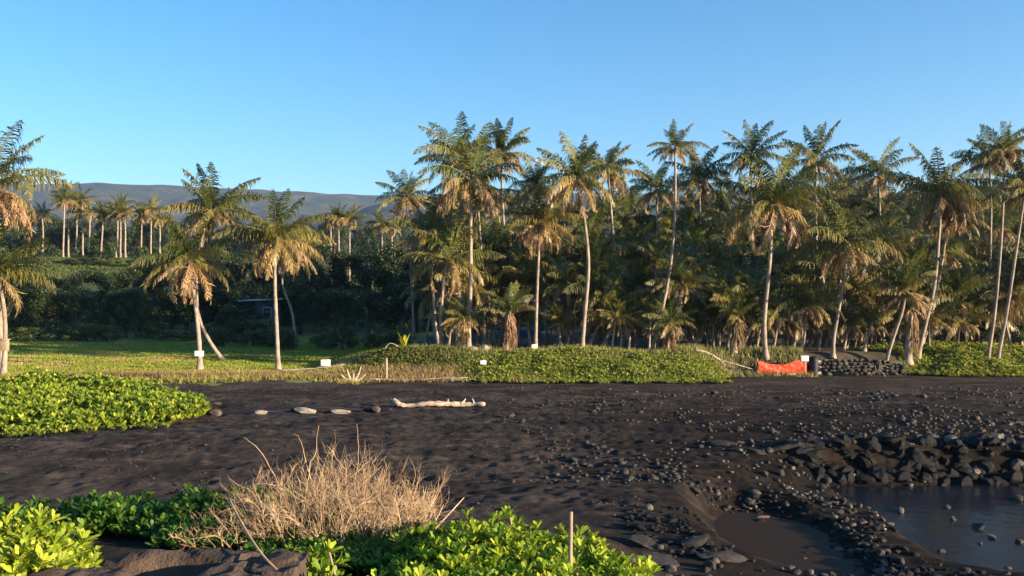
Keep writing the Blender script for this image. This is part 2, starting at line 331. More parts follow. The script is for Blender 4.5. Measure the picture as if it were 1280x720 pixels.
def skirt_mesh(seed, n=9, L=2.6):
    g = np.random.RandomState(seed); mb = MB()
    for i in range(n):
        a = g.rand()*6.3
        frond(mb, L*g.uniform(.55, 1.1), a, R(g.uniform(-35, 5)), R(g.uniform(55, 85)), 1.0, g, base=(0, 0, -.25), nl=24, hang=1.3, lw=.10)
    return mb.mesh('dead_fronds', M['deadleaf'], tint=True)
def nuts_mesh(seed):
    g = np.random.RandomState(seed); mb = MB()
    for i in range(9):
        a = g.rand()*6.3; r = .28; c = np.array([math.cos(a)*r, math.sin(a)*r, -.25-g.rand()*.3]); lat = []
        th = np.linspace(0, np.pi, 6); ph = np.arange(7)/7*2*np.pi
        v = [[c[0]+.12*math.sin(t)*math.cos(p), c[1]+.12*math.sin(t)*math.sin(p), c[2]+.15*math.cos(t)] for t in th for p in ph]
        q = [[i_*7+j, i_*7+(j+1) % 7, (i_+1)*7+(j+1) % 7, (i_+1)*7+j] for i_ in range(5) for j in range(7)]
        mb.add(v, q, None, lerp([.16, .10, .03], [.13, .15, .03], g.rand()))
    return mb.mesh('coconuts', M['deadleaf'], smooth=True, tint=True)
def mane_mesh(seed, L=2.6):   # thick shaggy thatch of old frond stalks wrapping a short trunk
    g = np.random.RandomState(seed); mb = MB()
    for i in range(110):
        a = g.rand()*6.3; z0 = -g.rand()**.8*L*.75; r0 = .18; l = g.uniform(.7, 1.6)
        s = np.linspace(0, 1, 6)[:, None]
        o = np.array([math.cos(a), math.sin(a), 0])
        p = o*r0+np.array([0, 0, z0])+o*(.30*np.sin(s*2.2))*g.uniform(.6, 1.3)+np.array([0, 0, -1.])*s*l+np.array([-o[1], o[0], 0])*s*g.uniform(-.2, .2)
        tube(mb, p, np.linspace(.04, .012, 6), 3, lerp(BROWN, DRY, g.rand())*g.uniform(.6, 1.25), cap=False)
    return mb.mesh('thatch', M['deadleaf'], tint=True)
CR = {'full': [crown_mesh(1), crown_mesh(2, n=20, stiff=.8), crown_mesh(3, n=28, stiff=1.15), crown_mesh(4, n=22, L=3.6), crown_mesh(12, n=25, stiff=.9, L=4.2), crown_mesh(13, n=18, stiff=1.2)],
      'droop': [crown_mesh(s_, n=n_, amin=.06, amax=1.0, L=4.1, stiff=st_) for s_, n_, st_ in ((5, 26, 1.), (6, 22, 1.2), (7, 28, .85), (14, 20, 1.05))],
      'young': [crown_mesh(s_, n=14, amax=.7, young=True, L=3.6) for s_ in (8, 9, 15)], 'sparse': [crown_mesh(s_, n=15, amin=.03, amax=.9, stiff=st_) for s_, st_ in ((10, .8), (11, 1.1), (16, 1.))]}
SK = [skirt_mesh(s) for s in (21, 22, 23)]; SKB = [skirt_mesh(s, n=16, L=3.6) for s in (24, 25)]; NT = [nuts_mesh(s) for s in (31, 32)]; MN = [mane_mesh(s) for s in (41, 42)]
def palm(label, D, pts, rpx, kind='full', tr=.15, group='coconut palms of the grove', skirt=1, nuts=True, mane=False, name='coconut_palm', tilt=.12, trunk=True):
    """pts: picture points of the trunk from base to crown, all at distance D"""
    W = [P(a, b, D) for a, b in pts]
    b = W[0]; z0 = g1(b.x, b.y); 
    if b.z > z0+.05 or len(W) == 1: W = [Vector((b.x, b.y, z0-.1))]+W if b.z > z0+.6 else [Vector((b.x, b.y, z0-.1))]+W[1:]
    else: W[0] = Vector((b.x, b.y, z0-.1))
    dy = rnd.uniform(-.8, .8)
    for i, w in enumerate(W): w.y += dy*(i/(len(W)-1))
    base = W[0].copy(); root = empty(name, base, label, 'palm tree', group)
    top = W[-1]-base; pl = spline([w-base for w in W], 22 if D < 130 else 8)
    t = np.linspace(0, 1, len(pl)); hgt = top.z
    r = tr*(1-.38*t)+tr*.9*np.exp(-t*hgt/.45)
    r = r*(1+.06*np.sin(np.arange(len(t))*2.4))
    mb = MB(); tube(mb, pl, r, 9 if D < 130 else 5); mb.obj('trunk', M['bark'], root, smooth=True)
    s = rpx*D/F/2.95; rz = rnd.uniform(0, 6.28)
    lean = Vector(pl[-1])-Vector(pl[-3]); lean.normalize()
    e = (rnd.uniform(-tilt, tilt)-lean.y*.4, rnd.uniform(-tilt, tilt)+lean.x*.5, rz)
    def part(me, nm, sc=s, rr=e):
        o = bpy.data.objects.new(nm, me); link(o, root); o.location = top; o.rotation_euler = rr; o.scale = (sc,)*3; return o
    part(rnd.choice(CR[kind]), 'crown')
    if skirt: part(rnd.choice(SKB if skirt > 1 else SK), 'dead_fronds', s*.95)
    if nuts and D < 130: part(rnd.choice(NT), 'coconuts', max(.8, s*.9))
    if mane:
        o = part(rnd.choice(MN), 'thatch', 1.0, (0, 0, rz)); o.scale = (.9, .9, max(.6, hgt/3.4))
    return root
GL = 'coconut palms on the lawn'; 
# ---- left side, lawn
palm('tallest coconut palm at the left edge of the lawn, upright fronds against the sky', 56, [(2, 466), (1, 400), (-4, 300), (-10, 232)], 70, 'droop', .17, GL, 2)
palm('golden lower coconut palm at the left edge with a wooden box on its trunk', 54, [(4, 468), (6, 420), (1, 370), (-12, 338)], 64, 'droop', .15, GL, 1)
palm('coconut palm on the lawn with a white sign on its trunk and shaggy hanging fronds', 59, [(250, 465), (248, 420), (241, 360), (235, 325)], 56, 'droop', .17, GL, 2)
palm('coconut palm with curved trunk sweeping up behind the sign palm on the lawn', 68, [(279, 445), (262, 425), (250, 395), (248, 350), (255, 300), (268, 264)], 58, 'full', .15, GL, 1)
palm('single straight coconut palm standing alone on the lawn right of the sign palm', 59, [(348, 464), (346, 420), (343, 350), (344, 296)], 56, 'droop', .155, GL, 2)
palm('dark leaning coconut palm in the shade behind the lone lawn palm', 82, [(368, 415), (364, 388), (352, 350), (366, 318)], 34, 'droop', .14, GL, 1)
# ---- front of the central and right grove
G = 'coconut palms of the grove'
front = [
 ('dark outermost palm crown at the left end of the grove', 92, [(518, 430), (514, 340), (509, 246)], 36, 'full', .14, 1),
 ('tall palm with broad dark crown, left of the pair towering over the left grove', 66, [(571, 438), (575, 340), (576, 260), (572, 196)], 52, 'full', .13, 1),
 ('tall straight pale trunked palm in front of the left cluster, hanging gold fronds', 60, [(585, 443), (588, 350), (588, 260), (589, 222)], 56, 'droop', .16, 2),
 ('tall palm right of the towering pair, crown high against the sky', 72, [(640, 432), (634, 340), (628, 250), (627, 190)], 44, 'full', .14, 1),
 ('thin straight palm behind the front pale trunk of the left cluster', 66, [(606, 434), (604, 350), (600, 290), (597, 246)], 40, 'sparse', .11, 1),
 ('low gold palm with trunk leaning left at the left edge of the grove', 61, [(552, 437), (551, 400), (556, 340), (561, 322)], 56, 'droop', .13, 1),
 ('slim leaning palm just behind the low gold palm', 63, [(549, 432), (544, 400), (540, 340), (537, 292)], 42, 'full', .12, 1),
 ('straight pale palm behind a small white sign, drooping dark crown', 62, [(669, 433), (671, 370), (673, 320), (674, 278)], 42, 'droop', .13, 2),
 ('palm crown with olive fronds between two taller palms of the left grove', 78, [(684, 428), (676, 320), (668, 232)], 36, 'full', .13, 1),
 ('tall palm with wavy trunk and wide crown in front of the middle grove', 60, [(727, 438), (731, 390), (735, 330), (729, 270), (720, 224)], 52, 'full', .15, 1),
 ('tall palm with hanging lower fronds right of the wavy trunk palm', 74, [(775, 430), (770, 345), (763, 260), (759, 214)], 43, 'full', .13, 1),
 ('tallest slender palm of the grove, small crown alone against the sky', 61, [(814, 440), (826, 395), (838, 330), (843, 260), (843, 184)], 34, 'sparse', .12, 1),
 ('dark palm crown left of the tallest slender palm', 82, [(828, 425), (824, 330), (821, 236)], 36, 'full', .13, 1),
 ('dark round palm crown right of the tallest slender palm', 78, [(880, 425), (875, 320), (872, 224)], 40, 'full', .14, 1),
 ('palm crown high between the slender palm and the big front palm', 76, [(938, 425), (939, 320), (938, 194)], 41, 'full', .14, 1),
 ('big front palm with wide green crown and pale curving trunk behind the orange banner', 60, [(957, 448), (955, 400), (961, 330), (963, 285), (966, 255)], 70, 'full', .16, 1),
 ('tall palm with full crown right of the big front palm', 74, [(1020, 428), (1019, 300), (1018, 199)], 43, 'full', .14, 1),
 ('small far dark crown between two taller crowns in the right grove', 98, [(1056, 425), (1055, 320), (1055, 232)], 27, 'full', .14, 0),
 ('mid height palm with dark trunk in the shaded middle of the grove', 62, [(847, 440), (850, 400), (853, 352)], 40, 'droop', .13, 1),
 ('golden palm with leaning trunk above the lava stone wall', 60, [(1041, 444), (1043, 420), (1053, 365), (1062, 304)], 60, 'droop', .14, 1),
 ('tall dark palm crown leaning over the right grove, left of the windswept palm', 80, [(1104, 425), (1101, 320), (1098, 217)], 40, 'full', .14, 1),
 ('large windswept palm with double lean and shaggy gold crown in the right grove', 61, [(1146, 444), (1158, 405), (1170, 356), (1177, 290), (1181, 240)], 60, 'droop', .15, 2),
 ('slim palm directly beside the large windswept palm', 63, [(1150, 440), (1168, 385), (1182, 320), (1190, 268)], 44, 'full', .12, 1),
 ('bright green mid height palm left of the thick shaggy stump palm', 59.5, [(1108, 446), (1116, 416), (1124, 388), (1127, 362)], 50, 'young', .13, 1),
 ('tall slim palm with small crown, first of the thin trio at the right edge', 66, [(1232, 440), (1238, 370), (1243, 260), (1243, 198)], 34, 'full', .11, 1),
 ('tall thin palm leaning slightly right in the middle of the right edge trio', 60, [(1234, 446), (1243, 385), (1250, 290), (1253, 190)], 38, 'full', .12, 1),
 ('tall thin palm leaning strongly right at the right edge of the beach', 60, [(1246, 446), (1258, 385), (1268, 310), (1278, 236)], 44, 'full', .12, 1),
 ('short palm with yellow green crown between the wall palm and the bright green palm', 61, [(1080, 444), (1085, 425), (1094, 402)], 33, 'young', .12, 1),
 ('low gold and green palm behind the banner sign with two thin trunks', 61, [(1000, 444), (1006, 420), (1011, 380)], 42, 'droop', .12, 1),
 ('bushy low palm in the middle of the grove over red brown thatch', 61.5, [(908, 442), (912, 415), (912, 378)], 38, 'young', .14, 1),
 ('low dark palm under the wavy trunk palm crown', 70, [(748, 428), (747, 370), (746, 330)], 36, 'droop', .14, 2),
 ('tall palm cut by the right picture edge behind the leaning trio', 72, [(1275, 436), (1284, 320), (1290, 220)], 44, 'full', .14, 1),
]
for a in front: palm(a[0], a[1], a[2], a[3], a[4], a[5], G, a[6])
palm('short bright green palm with thick shaggy brown trunk on the dune', 60, [(632, 441), (634, 420), (637, 388)], 38, 'young', .22, G, 0, False, True)
palm('thick shaggy stump palm above the right end of the stone wall', 60, [(1134, 444), (1137, 415), (1140, 384)], 30, 'young', .24, G, 1, False, True)
palm('short palm with pinkish hanging thatch at the right end of the dune', 60.5, [(832, 442), (834, 425), (835, 402)], 28, 'droop', .18, G, 1, False, True)
palm('short palm with shaggy brown thatch left of the big front palm', 60.5, [(917, 443), (918, 420), (920, 396)], 28, 'young', .18, G, 1, False, True)
palm('brown shaggy palm at the foot of the left cluster beside the pale trunk', 60.5, [(574, 440), (578, 420), (580, 398)], 30, 'droop', .18, G, 1, False, True)
# ---- row of short thin trunked palms
SH = [(700, 402), (716, 396), (738, 404), (650, 400), (876, 402), (884, 388), (902, 404), (940, 400), (948, 404), (982, 386), (996, 404), (1018, 402), (1072, 392), (1084, 404), (1120, 404), (1160, 398), (1196, 400), (1212, 392), (565, 398), (757, 400), (770, 396), (780, 402), (791, 388), (803, 398), (815, 392), (822, 404), (862, 398), (892, 396), (930, 388), (972, 392), (990, 400), (1030, 398), (1062, 402)]
for i, (px, row) in enumerate(SH):
    ln = rnd.uniform(-3, 12)
    palm('short thin palm in the row of young palms along the shaded grove front', rnd.uniform(61.5, 66), [(px-ln, 441), (px-ln*.5, 420), (px, row)], rnd.uniform(24, 32), rnd.choice(['droop', 'sparse', 'young']), .09, 'short young palms along the grove front', 1, False)
# ---- inner palms of the grove
def gaps(px): return np.interp(px, [500, 560, 640, 700, 760, 830, 900, 1000, 1100, 1200, 1400], [290, 262, 256, 256, 262, 258, 250, 244, 246, 248, 236])
k = 0
for D, cnt, lo, hi, off in ((66, 24, 560, 1345, 96), (71, 26, 530, 1345, 62), (78, 26, 520, 1360, 34), (86, 28, 515, 1370, 14), (98, 30, 540, 1380, 2)):
    for i in range(cnt):
        px = lo+(hi-lo)*(i+.5)/cnt+rnd.uniform(-12, 12); row = gaps(px)+off+rnd.uniform(-8, 34)
        if 1185 < px < 1240: row += 22
        depth = 'front' if D < 80 else 'back'
        palm('dark coconut palm deep inside the shaded grove, trunk half hidden by nearer palms', D+rnd.uniform(-3, 3), [(px+rnd.uniform(-14, 8), 430), (px+rnd.uniform(-6, 6), (row+430)/2), (px, row)], rnd.uniform(36, 50)*72/D, rnd.choice(['full', 'droop', 'full', 'sparse', 'young']), .11, 'inner palms of the shaded grove', 1 if D < 90 else 0, False)
# ---- far palms on the terrace
far = [(54, 318, 268, 15), (80, 311, 250, 17), (87, 310, 246, 19), (95, 311, 262, 14), (105, 311, 250, 17), (111, 311, 264, 15), (127, 311, 267, 16), (146, 311, 265, 15), (152, 311, 259, 17), (158, 311, 266, 14), (178, 309, 268, 16), (190, 309, 262, 17), (201, 308, 274, 13)]
ordn = ['first', 'second', 'third', 'fourth', 'fifth', 'sixth', 'seventh', 'eighth', 'ninth', 'tenth', 'eleventh', 'twelfth', 'thirteenth']
for i, (px, b, t, r) in enumerate(far):
    palm('%s from the left of the golden palms on the far grassy terrace' % ordn[i], 190+rnd.uniform(-6, 10), [(px-1, b), (px, (b+t)/2), (px+rnd.uniform(-2, 2), t)], r, 'droop' if i not in (0, 10) else 'full', .22, 'far palms on the terrace', 1, False)
for i, (px, t, r, l) in enumerate([(414, 276, 14, 'far palm with small pale crown left of the pair above the dark woods'), (424, 272, 17, 'far gold palm crown, left of the pair above the dark woods'), (437, 273, 18, 'far gold palm crown, right of the pair above the dark woods'), (478, 280, 18, 'far pale palm crown against the blue ridge left of the grove'), (490, 284, 15, 'far pale palm crown tucked beside the left end of the grove')]):
    palm(l, 150, [(px, 330), (px, 300), (px, t)], r, 'droop', .2, 'far palms above the woods', 1, False)

# ------------------------------------------------------------------ broadleaf trees
def leafcloud(mb, centers, radii, per, size, g, cols, flat=.8):
    for c, r in zip(centers, radii):
        n = int(per*r*r)+8; d = g.randn(n, 3); d /= np.linalg.norm(d, axis=1)[:, None]
        p = c+d*r*np.array([1, 1, flat])*(g.uniform(.45, 1.08, n)[:, None])
        nrm = d+g.randn(n, 3)*.6; nrm /= np.linalg.norm(nrm, axis=1)[:, None]
        a = np.cross(nrm, g.randn(n, 3)); a /= np.linalg.norm(a, axis=1)[:, None]; b = np.cross(nrm, a)
        s = size*g.uniform(.6, 1.3, n)[:, None]
        v = np.stack([p-a*s, p-b*s*.45+nrm*s*.1, p+a*s, p+b*s*.45+nrm*s*.1], 1); k = np.arange(n)[:, None]*4
        base = lerp(cols[0], cols[1], g.rand()); col = base*(1+.3*g.randn(n, 1)).clip(.4, 1.7)
        mb.add(v.reshape(-1, 3), np.hstack([k, k+1, k+2, k+3]), None, np.repeat(col, 4, 0))
def tree_meshes(seed, H=9, W=4.5, cols=((.018, .034, .010), (.042, .064, .016))):  # leaf colours lowered to carry the deep shade of the wood
    g = np.random.RandomState(seed); cr = MB(); tk = MB()
    tube(tk, spline([(0, 0, -.3), (.2, 0, H*.25), (-.1, .1, H*.55)], 8), np.linspace(.32, .16, 8), 7)
    cs = []; rr = []
    for i in range(34):
        a = g.rand()*6.3; z = g.uniform(.16, 1)**.9; rad_ = W*math.sin(math.pi*min(.97, .22+z*.66))**.8*g.uniform(.35, 1)
        cs.append(np.array([math.cos(a)*rad_, math.sin(a)*rad_, z*H*.9])); rr.append(g.uniform(.7, 1.55)*W/4.5)
        if i < 9: tube(tk, spline([(0, 0, H*g.uniform(.2, .45)), tuple(cs[-1]*.5+np.array([0, 0, H*.15])), tuple(cs[-1])], 6), np.linspace(.13, .03, 6), 5)
    leafcloud(cr, cs, rr, 170, .17, g, (np.array(cols[0]), np.array(cols[1])))
    return cr.mesh('crown', M['leaf'], tint=True), tk.mesh('trunk', M['bark_dark'], smooth=True)
TR = [tree_meshes(s) for s in (61, 62, 63, 64)]
TB = [tree_meshes(s, H=4, W=3, cols=((.035, .058, .014), (.09, .12, .026))) for s in (65, 66)]
def tree(label, x, y, h, w, src, group, name='broadleaf_tree', cat='tree'):
    z = g1(x, y); root = empty(name, (x, y, z), label, cat, group, rnd.uniform(0, 6.3))
    root.scale = (w, w, h)
    for me, nm in zip(rnd.choice(src), ('crown', 'trunk')):
        link(bpy.data.objects.new(nm, me), root)
def trow(D, specs, label, group, src=TR, H0=9., W0=4.5, **kw):
    for px, row, wpx in specs:
        x = (px-CX)/F*D; zt = EYE-(row-HY)/F*D; h = (zt-g1(x, D))/(H0*1.02)
        tree(label, x, D+rnd.uniform(-3, 3), max(.25, h), wpx*D/F/W0, src, group, **kw)
sp = lambda lo, hi, n, r0, jr, w: [(lo+(hi-lo)*(i+.5)/n+rnd.uniform(-8, 8), r0+rnd.uniform(-jr, jr), w*rnd.uniform(.8, 1.25)) for i in range(n)]
trow(104, sp(-70, 200, 7, 358, 10, 34), 'dark broadleaf tree in the shaded wood edge left of the lawn palms', 'trees of the shaded wood left of the palms')
trow(116, sp(-60, 260, 9, 326, 15, 34), 'dark broadleaf tree behind the first row of the left wood', 'second row of the left wood')
trow(113, sp(240, 520, 7, 350, 10, 36), 'dark broadleaf tree behind the lawn palms, in the wood beyond the lawn', 'trees of the shaded wood behind the lawn palms')
trow(124, sp(360, 540, 6, 298, 12, 36), 'tall dark broadleaf tree filling the gap between lawn palms and grove', 'tall trees left of the grove')
trow(131, sp(180, 400, 6, 318, 12, 34), 'broadleaf tree with sunlit top behind the lawn palms', 'upper trees behind the lawn palms')
trow(112, sp(490, 1380, 18, 296, 14, 40), 'dark broadleaf tree standing behind the palm grove', 'broadleaf trees behind the palm grove')
trow(92, sp(520, 1380, 17, 385, 14, 32), 'dense dark understorey tree inside the palm grove', 'understorey trees inside the grove')
trow(168, sp(-20, 330, 8, 318, 9, 15), 'rounded tree dotting the slope in front of the far terrace palms', 'trees on the terrace slope')
trow(215, sp(0, 360, 15, 286, 8, 18), 'small tree on the hillside behind the far terrace palms', 'hillside trees behind the terrace', TR)
trow(240, sp(-40, 480, 20, 272, 7, 19), 'distant dark tree on the slope below the mountain', 'distant slope trees', TR)
trow(300, sp(-40, 520, 14, 272, 6, 18), 'hazy distant tree on the upper slope below the mountain', 'hazy upper slope trees', TR)
trow(145, sp(-50, 30, 3, 318, 6, 24), 'sunlit olive shrub on the slope below the far terrace, far left', 'sunlit slope shrubs far left', TB, 4., 3., name='shrub', cat='shrub')
trow(200, sp(10, 210, 8, 306, 6, 14), 'low bright shrub at the feet of the terrace palms', 'shrubs under the terrace palms', TB, 4., 3., name='shrub', cat='shrub')
trow(84, sp(250, 520, 8, 410, 6, 24), 'low shaded shrub at the back edge of the lawn', 'shaded shrubs at the back of the lawn', TB, 4., 3., name='shrub', cat='shrub')
trow(98, sp(-60, 240, 9, 405, 8, 26), 'low shaded shrub below the dark wood left of the palms', 'shaded shrubs left of the palms', TB, 4., 3., name='shrub', cat='shrub')
trow(72, sp(1040, 1290, 8, 424, 8, 20), 'low green shrub under the right part of the grove', 'shrubs under the right grove', TB, 4., 3., name='shrub', cat='shrub')
trow(78, sp(1400, 1760, 7, 300, 14, 44), 'unseen dark broadleaf tree added past the right end of the grove to shade it', 'added shade trees beyond the right end of the grove')  # trees out of view, added to keep low sun off the inner grove
trow(98, sp(1400, 1700, 7, 300, 14, 44), 'unseen dark broadleaf tree added at the back past the right end to shade the grove', 'added shade trees beyond the right end of the grove')
trow(70, sp(1190, 1330, 4, 392, 14, 34), 'dark bushy tree behind the thin palm trio at the right edge', 'bushy trees at the right edge', TR)

# ------------------------------------------------------------------ naupaka foliage
def rosettes(mb, pos, nrm, size, g, nleaf=7, cols=((.10, .20, .025), (.26, .34, .04)), seg=True, young=.5):
    """whorls of spoon shaped leaves"""
    n = len(pos); nrm = nrm/np.linalg.norm(nrm, axis=1)[:, None]
    a = np.cross(nrm, g.randn(n, 3)); a /= np.linalg.norm(a, axis=1)[:, None]; b = np.cross(nrm, a)
    base = lerp(cols[0], cols[1], g.rand(n, 1)**1.3)
    for k in range(nleaf):
        th = 2.4*k+g.uniform(-.3, .3, n); o = a*np.cos(th)[:, None]+b*np.sin(th)[:, None]
        up = g.uniform(.8, 2.4, n)[:, None]*(1.25-.07*k)
        d = o+nrm*up; d /= np.linalg.norm(d, axis=1)[:, None]; s = (size*g.uniform(.7, 1.2, n))[:, None]
        w = np.cross(d, nrm); w /= np.linalg.norm(w, axis=1)[:, None]+1e-9
        p0 = pos; col = base*(1+.22*g.randn(n, 1)).clip(.5, 1.6)
        if seg:
            curl = o*.35
            p1 = p0+d*s*.5; p2 = p0+(d*.85+curl*.25)*s; tipp = p0+(d*.95+curl*.55)*s
            v = np.stack([p0-w*s*.05, p0+w*s*.05, p1+w*s*.11, p1-w*s*.11, p2+w*s*.15, p2-w*s*.15, tipp], 1)
            i = np.arange(n)[:, None]*7
            mb.add(v.reshape(-1, 3), np.vstack([np.hstack([i, i+1, i+2, i+3]), np.hstack([i+3, i+2, i+4, i+5])]), np.hstack([i+5, i+4, i+6]), np.repeat(col, 7, 0))
        else:
            p1 = p0+d*s*.6; tipp = p0+d*s+o*s*.15
            v = np.stack([p0, p1+w*s*.24, tipp, p1-w*s*.24], 1); i = np.arange(n)[:, None]*4
            mb.add(v.reshape(-1, 3), np.hstack([i, i+1, i+2, i+3]), None, np.repeat(col, 4, 0))
def dome_points(cx_, cy_, rx, ry, h, n, g, lump=.3, lsc=.6, depth=.25, zoff=0., rot=0., pw=.55):
    r = np.sqrt(g.rand(n)); th = g.rand(n)*2*np.pi
    u = r*np.cos(th); w = r*np.sin(th)
    x = cx_+rx*u*math.cos(rot)-ry*w*math.sin(rot); y = cy_+rx*u*math.sin(rot)+ry*w*math.cos(rot)
    edge = 1+vnoise(x, y, lsc*1.7, 77)*.25
    keep = r < edge*.95+.02; x, y, r = x[keep], y[keep], r[keep]
    hh = h*np.clip(1-(r/1.02)**2.4, 0, 1)**pw*(1+vnoise(x, y, lsc, 78)*lump*2+vnoise(x, y, lsc*2.7, 79)*lump)
    dz = g.rand(len(x))**1.6*depth-np.where(g.rand(len(x)) < .22, g.rand(len(x))*depth*.55, 0)
    z = ground(x, y)+zoff+np.maximum(.03, hh-dz)
    def H(xx, yy):
        rr = np.hypot(((xx-cx_)*math.cos(rot)+(yy-cy_)*math.sin(rot))/rx, (-(xx-cx_)*math.sin(rot)+(yy-cy_)*math.cos(rot))/ry)
        return ground(xx, yy)+h*np.clip(1-(rr/1.02)**2.4, 0, 1)**pw*(1+vnoise(xx, yy, lsc, 78)*lump*2+vnoise(xx, yy, lsc*2.7, 79)*lump)
    e = .12*lsc/.6; gx = (H(x+e, y)-H(x-e, y))/(2*e); gy = (H(x, y+e)-H(x, y-e))/(2*e)
    nrm = np.stack([-gx, -gy, np.ones(len(x))], -1); nrm /= np.linalg.norm(nrm, axis=1)[:, None]
    nrm += g.randn(len(x), 3)*.35+np.array([0, 0, .9])
    return np.stack([x, y, z], -1), nrm
def stems(mb, pos, g, n, low, c=(.20, .15, .09), r=.008):
    for i in g.choice(len(pos), min(n, len(pos)), False):
        p = pos[i]; q = p+np.array([g.uniform(-.2, .2), g.uniform(-.2, .2), -g.uniform(.3, .6)])*low
        tube(mb, spline([q, (p+q)/2+g.randn(3)*.03, p], 4), r, 4, c, cap=False)
def naupaka(label, blobs, size, cols, seed, nst=150, nleaf=9, seg=True, low=1., stem_r=.008, cat='shrub', group=None, name='naupaka_shrub', kind=None):
    g = np.random.RandomState(seed); lf = MB(); st = MB()
    cx_, cy_ = blobs[0][0], blobs[0][1]; org = np.array([cx_, cy_, g1(cx_, cy_)])
    for b in blobs:
        p, nr_ = dome_points(*b[:5], b[5], g, **(b[6] if len(b) > 6 else {}))
        rosettes(lf, p-org, nr_, np.full(len(p), size), g, nleaf, cols, seg)
        if nst: stems(st, p-org, g, nst//len(blobs), low, r=stem_r)
    if kind == 'stuff':
        o = lf.obj(name, M['naupaka'], tint=True); o.location = org; return tag(o, label, cat, group, kind)
    root = empty(name, org, label, cat, group)
    lf.obj('foliage', M['naupaka'], root, tint=True)
    if nst: st.obj('stems', M['wood'], root, smooth=True)
    return root
LIT = ((.18, .28, .02), (.52, .56, .04)); SHADED = ((.05, .13, .018), (.17, .27, .03)); YEL = ((.20, .30, .02), (.48, .50, .05))  # naupaka leaf tints with sunlight and shade put into the colour
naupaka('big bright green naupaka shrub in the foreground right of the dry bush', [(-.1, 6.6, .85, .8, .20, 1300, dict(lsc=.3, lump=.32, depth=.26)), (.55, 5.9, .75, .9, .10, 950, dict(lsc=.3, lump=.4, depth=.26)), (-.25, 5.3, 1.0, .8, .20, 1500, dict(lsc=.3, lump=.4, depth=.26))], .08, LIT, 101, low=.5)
naupaka('dark green shaded naupaka thicket in the foreground left of the dry bush', [(-3.4, 8.4, 1.7, 1.0, .22, 2900, dict(lsc=.4, lump=.45)), (-2.4, 7.9, 1.0, .8, .12, 1300, dict(lsc=.4, lump=.6)), (-5.0, 8.4, 1.2, .9, .22, 1200, dict(lsc=.5, lump=.3)), (-1.1, 7.0, 1.0, .5, .04, 1100, dict(lsc=.35, lump=.9))], .09, SHADED, 102, low=.5)
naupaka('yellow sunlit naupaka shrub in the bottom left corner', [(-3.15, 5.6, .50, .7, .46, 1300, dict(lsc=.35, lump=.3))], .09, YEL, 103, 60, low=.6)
naupaka('small upright naupaka sprig between the slab and the bright shrub', [(-1.35, 6.0, .2, .2, .30, 70, dict(lsc=.3, lump=.2, depth=.35))], .09, LIT, 104, 30, low=.6)
naupaka('broad green naupaka patch in the middle distance at the left edge of the beach', [(-24, 38.3, 10.6, 6.6, 1.1, 14000, dict(lsc=1.3, lump=.45, depth=.6)), (-34, 38.5, 9, 7.5, 1.2, 5000, dict(lsc=1.5, lump=.2, depth=.4))], .24, ((.15, .23, .025), (.42, .46, .05)), 105, 0, 7, False)
DU = ((.09, .14, .022), (.36, .38, .06))
naupaka('low green creeper and naupaka covering the dune in front of the grove', [(5.0, 56.9, 9.3, 3.8, .26, 9000, dict(lsc=1.2, lump=.7, depth=.2, pw=1.1)), (6.0, 55.3, 7.6, 2.3, .32, 6500, dict(lsc=1.0, lump=.7, depth=.2, pw=1.1)), (-1.2, 54.6, 1.8, 1.4, .35, 900, dict(lsc=.8, lump=.6, depth=.2, pw=1.1))], .19, DU, 106, 0, 6, False, name='dune_ground_cover', cat='ground cover', kind='stuff')
naupaka('olive creeper over the left end of the dune behind the wooden post', [(-6.2, 58.4, 4.6, 2.2, .25, 2600, dict(lsc=1., lump=.6, depth=.2, pw=1.2))], .16, ((.07, .10, .02), (.20, .20, .05)), 107, 0, 6, False, name='dune_creeper', cat='ground cover', kind='stuff')
naupaka('lit green ground cover at the right edge of the beach under the palm trio', [(33, 59.2, 7.0, 2.5, .28, 6000, dict(lsc=1.2, lump=.7, depth=.3, pw=1.)), (43, 58, 7, 3, .5, 4000, dict(lsc=1.2, lump=.7, depth=.3, pw=1.)), (31, 62.5, 7, 2.5, .3, 4000, dict(lsc=1.2, lump=.6, depth=.4, pw=1.))], .19, DU, 108, 0, 6, False, name='beach_edge_ground_cover', cat='ground cover', kind='stuff')

# ------------------------------------------------------------------ grass
def blades(mb, x, y, h, g, cols, w=.02, lean=.35):
    n = len(x); z = ground(x, y); p = np.stack([x, y, z-.02], -1)
    hh = (h*g.uniform(.5, 1.25, n))[:, None]; ln = g.randn(n, 2)*lean
    d = np.concatenate([ln, np.ones((n, 1))], 1); d /= np.linalg.norm(d, axis=1)[:, None]
    th = g.rand(n)*np.pi; wv = np.stack([np.cos(th), np.sin(th), 0*th], -1)*w
    v = np.stack([p-wv, p+wv, p+d*hh+np.c_[ln*.3, np.zeros(n)]*hh], 1); k = np.arange(n)[:, None]*3
    col = lerp(cols[0], cols[1], g.rand(n, 1))*(1+.2*g.randn(n, 1)).clip(.5, 1.5)
    mb.add(v.reshape(-1, 3), None, np.hstack([k, k+1, k+2]), np.repeat(col, 3, 0))
g = np.random.RandomState(5)
mb = MB()
n = 42000; x = g.uniform(-46, -9, n); y = 48.2+g.rand(n)**1.7*13; 
k = (vnoise(x, y, 2.2, 90)+vnoise(x, y, .8, 91)*.5 > -.12) & (y > 49.2+2.2*ss(-20, -12, x)+vnoise(x, y, 2.5, 31)*2-6*ss(-26, -34, x))
blades(mb, x[k], y[k], np.where(y[k] < 54, .34, .16), g, (np.array([.12, .15, .03]), np.array([.42, .33, .10])), .035)
n = 150000; D_ = 50+g.rand(n)**1.5*45; x = D_*g.uniform(-.68, -.12, n); y = D_; k = (x < -9.5) & (y > 50.5+2.5*ss(-20, -12, x)-6*ss(-26, -34, x))
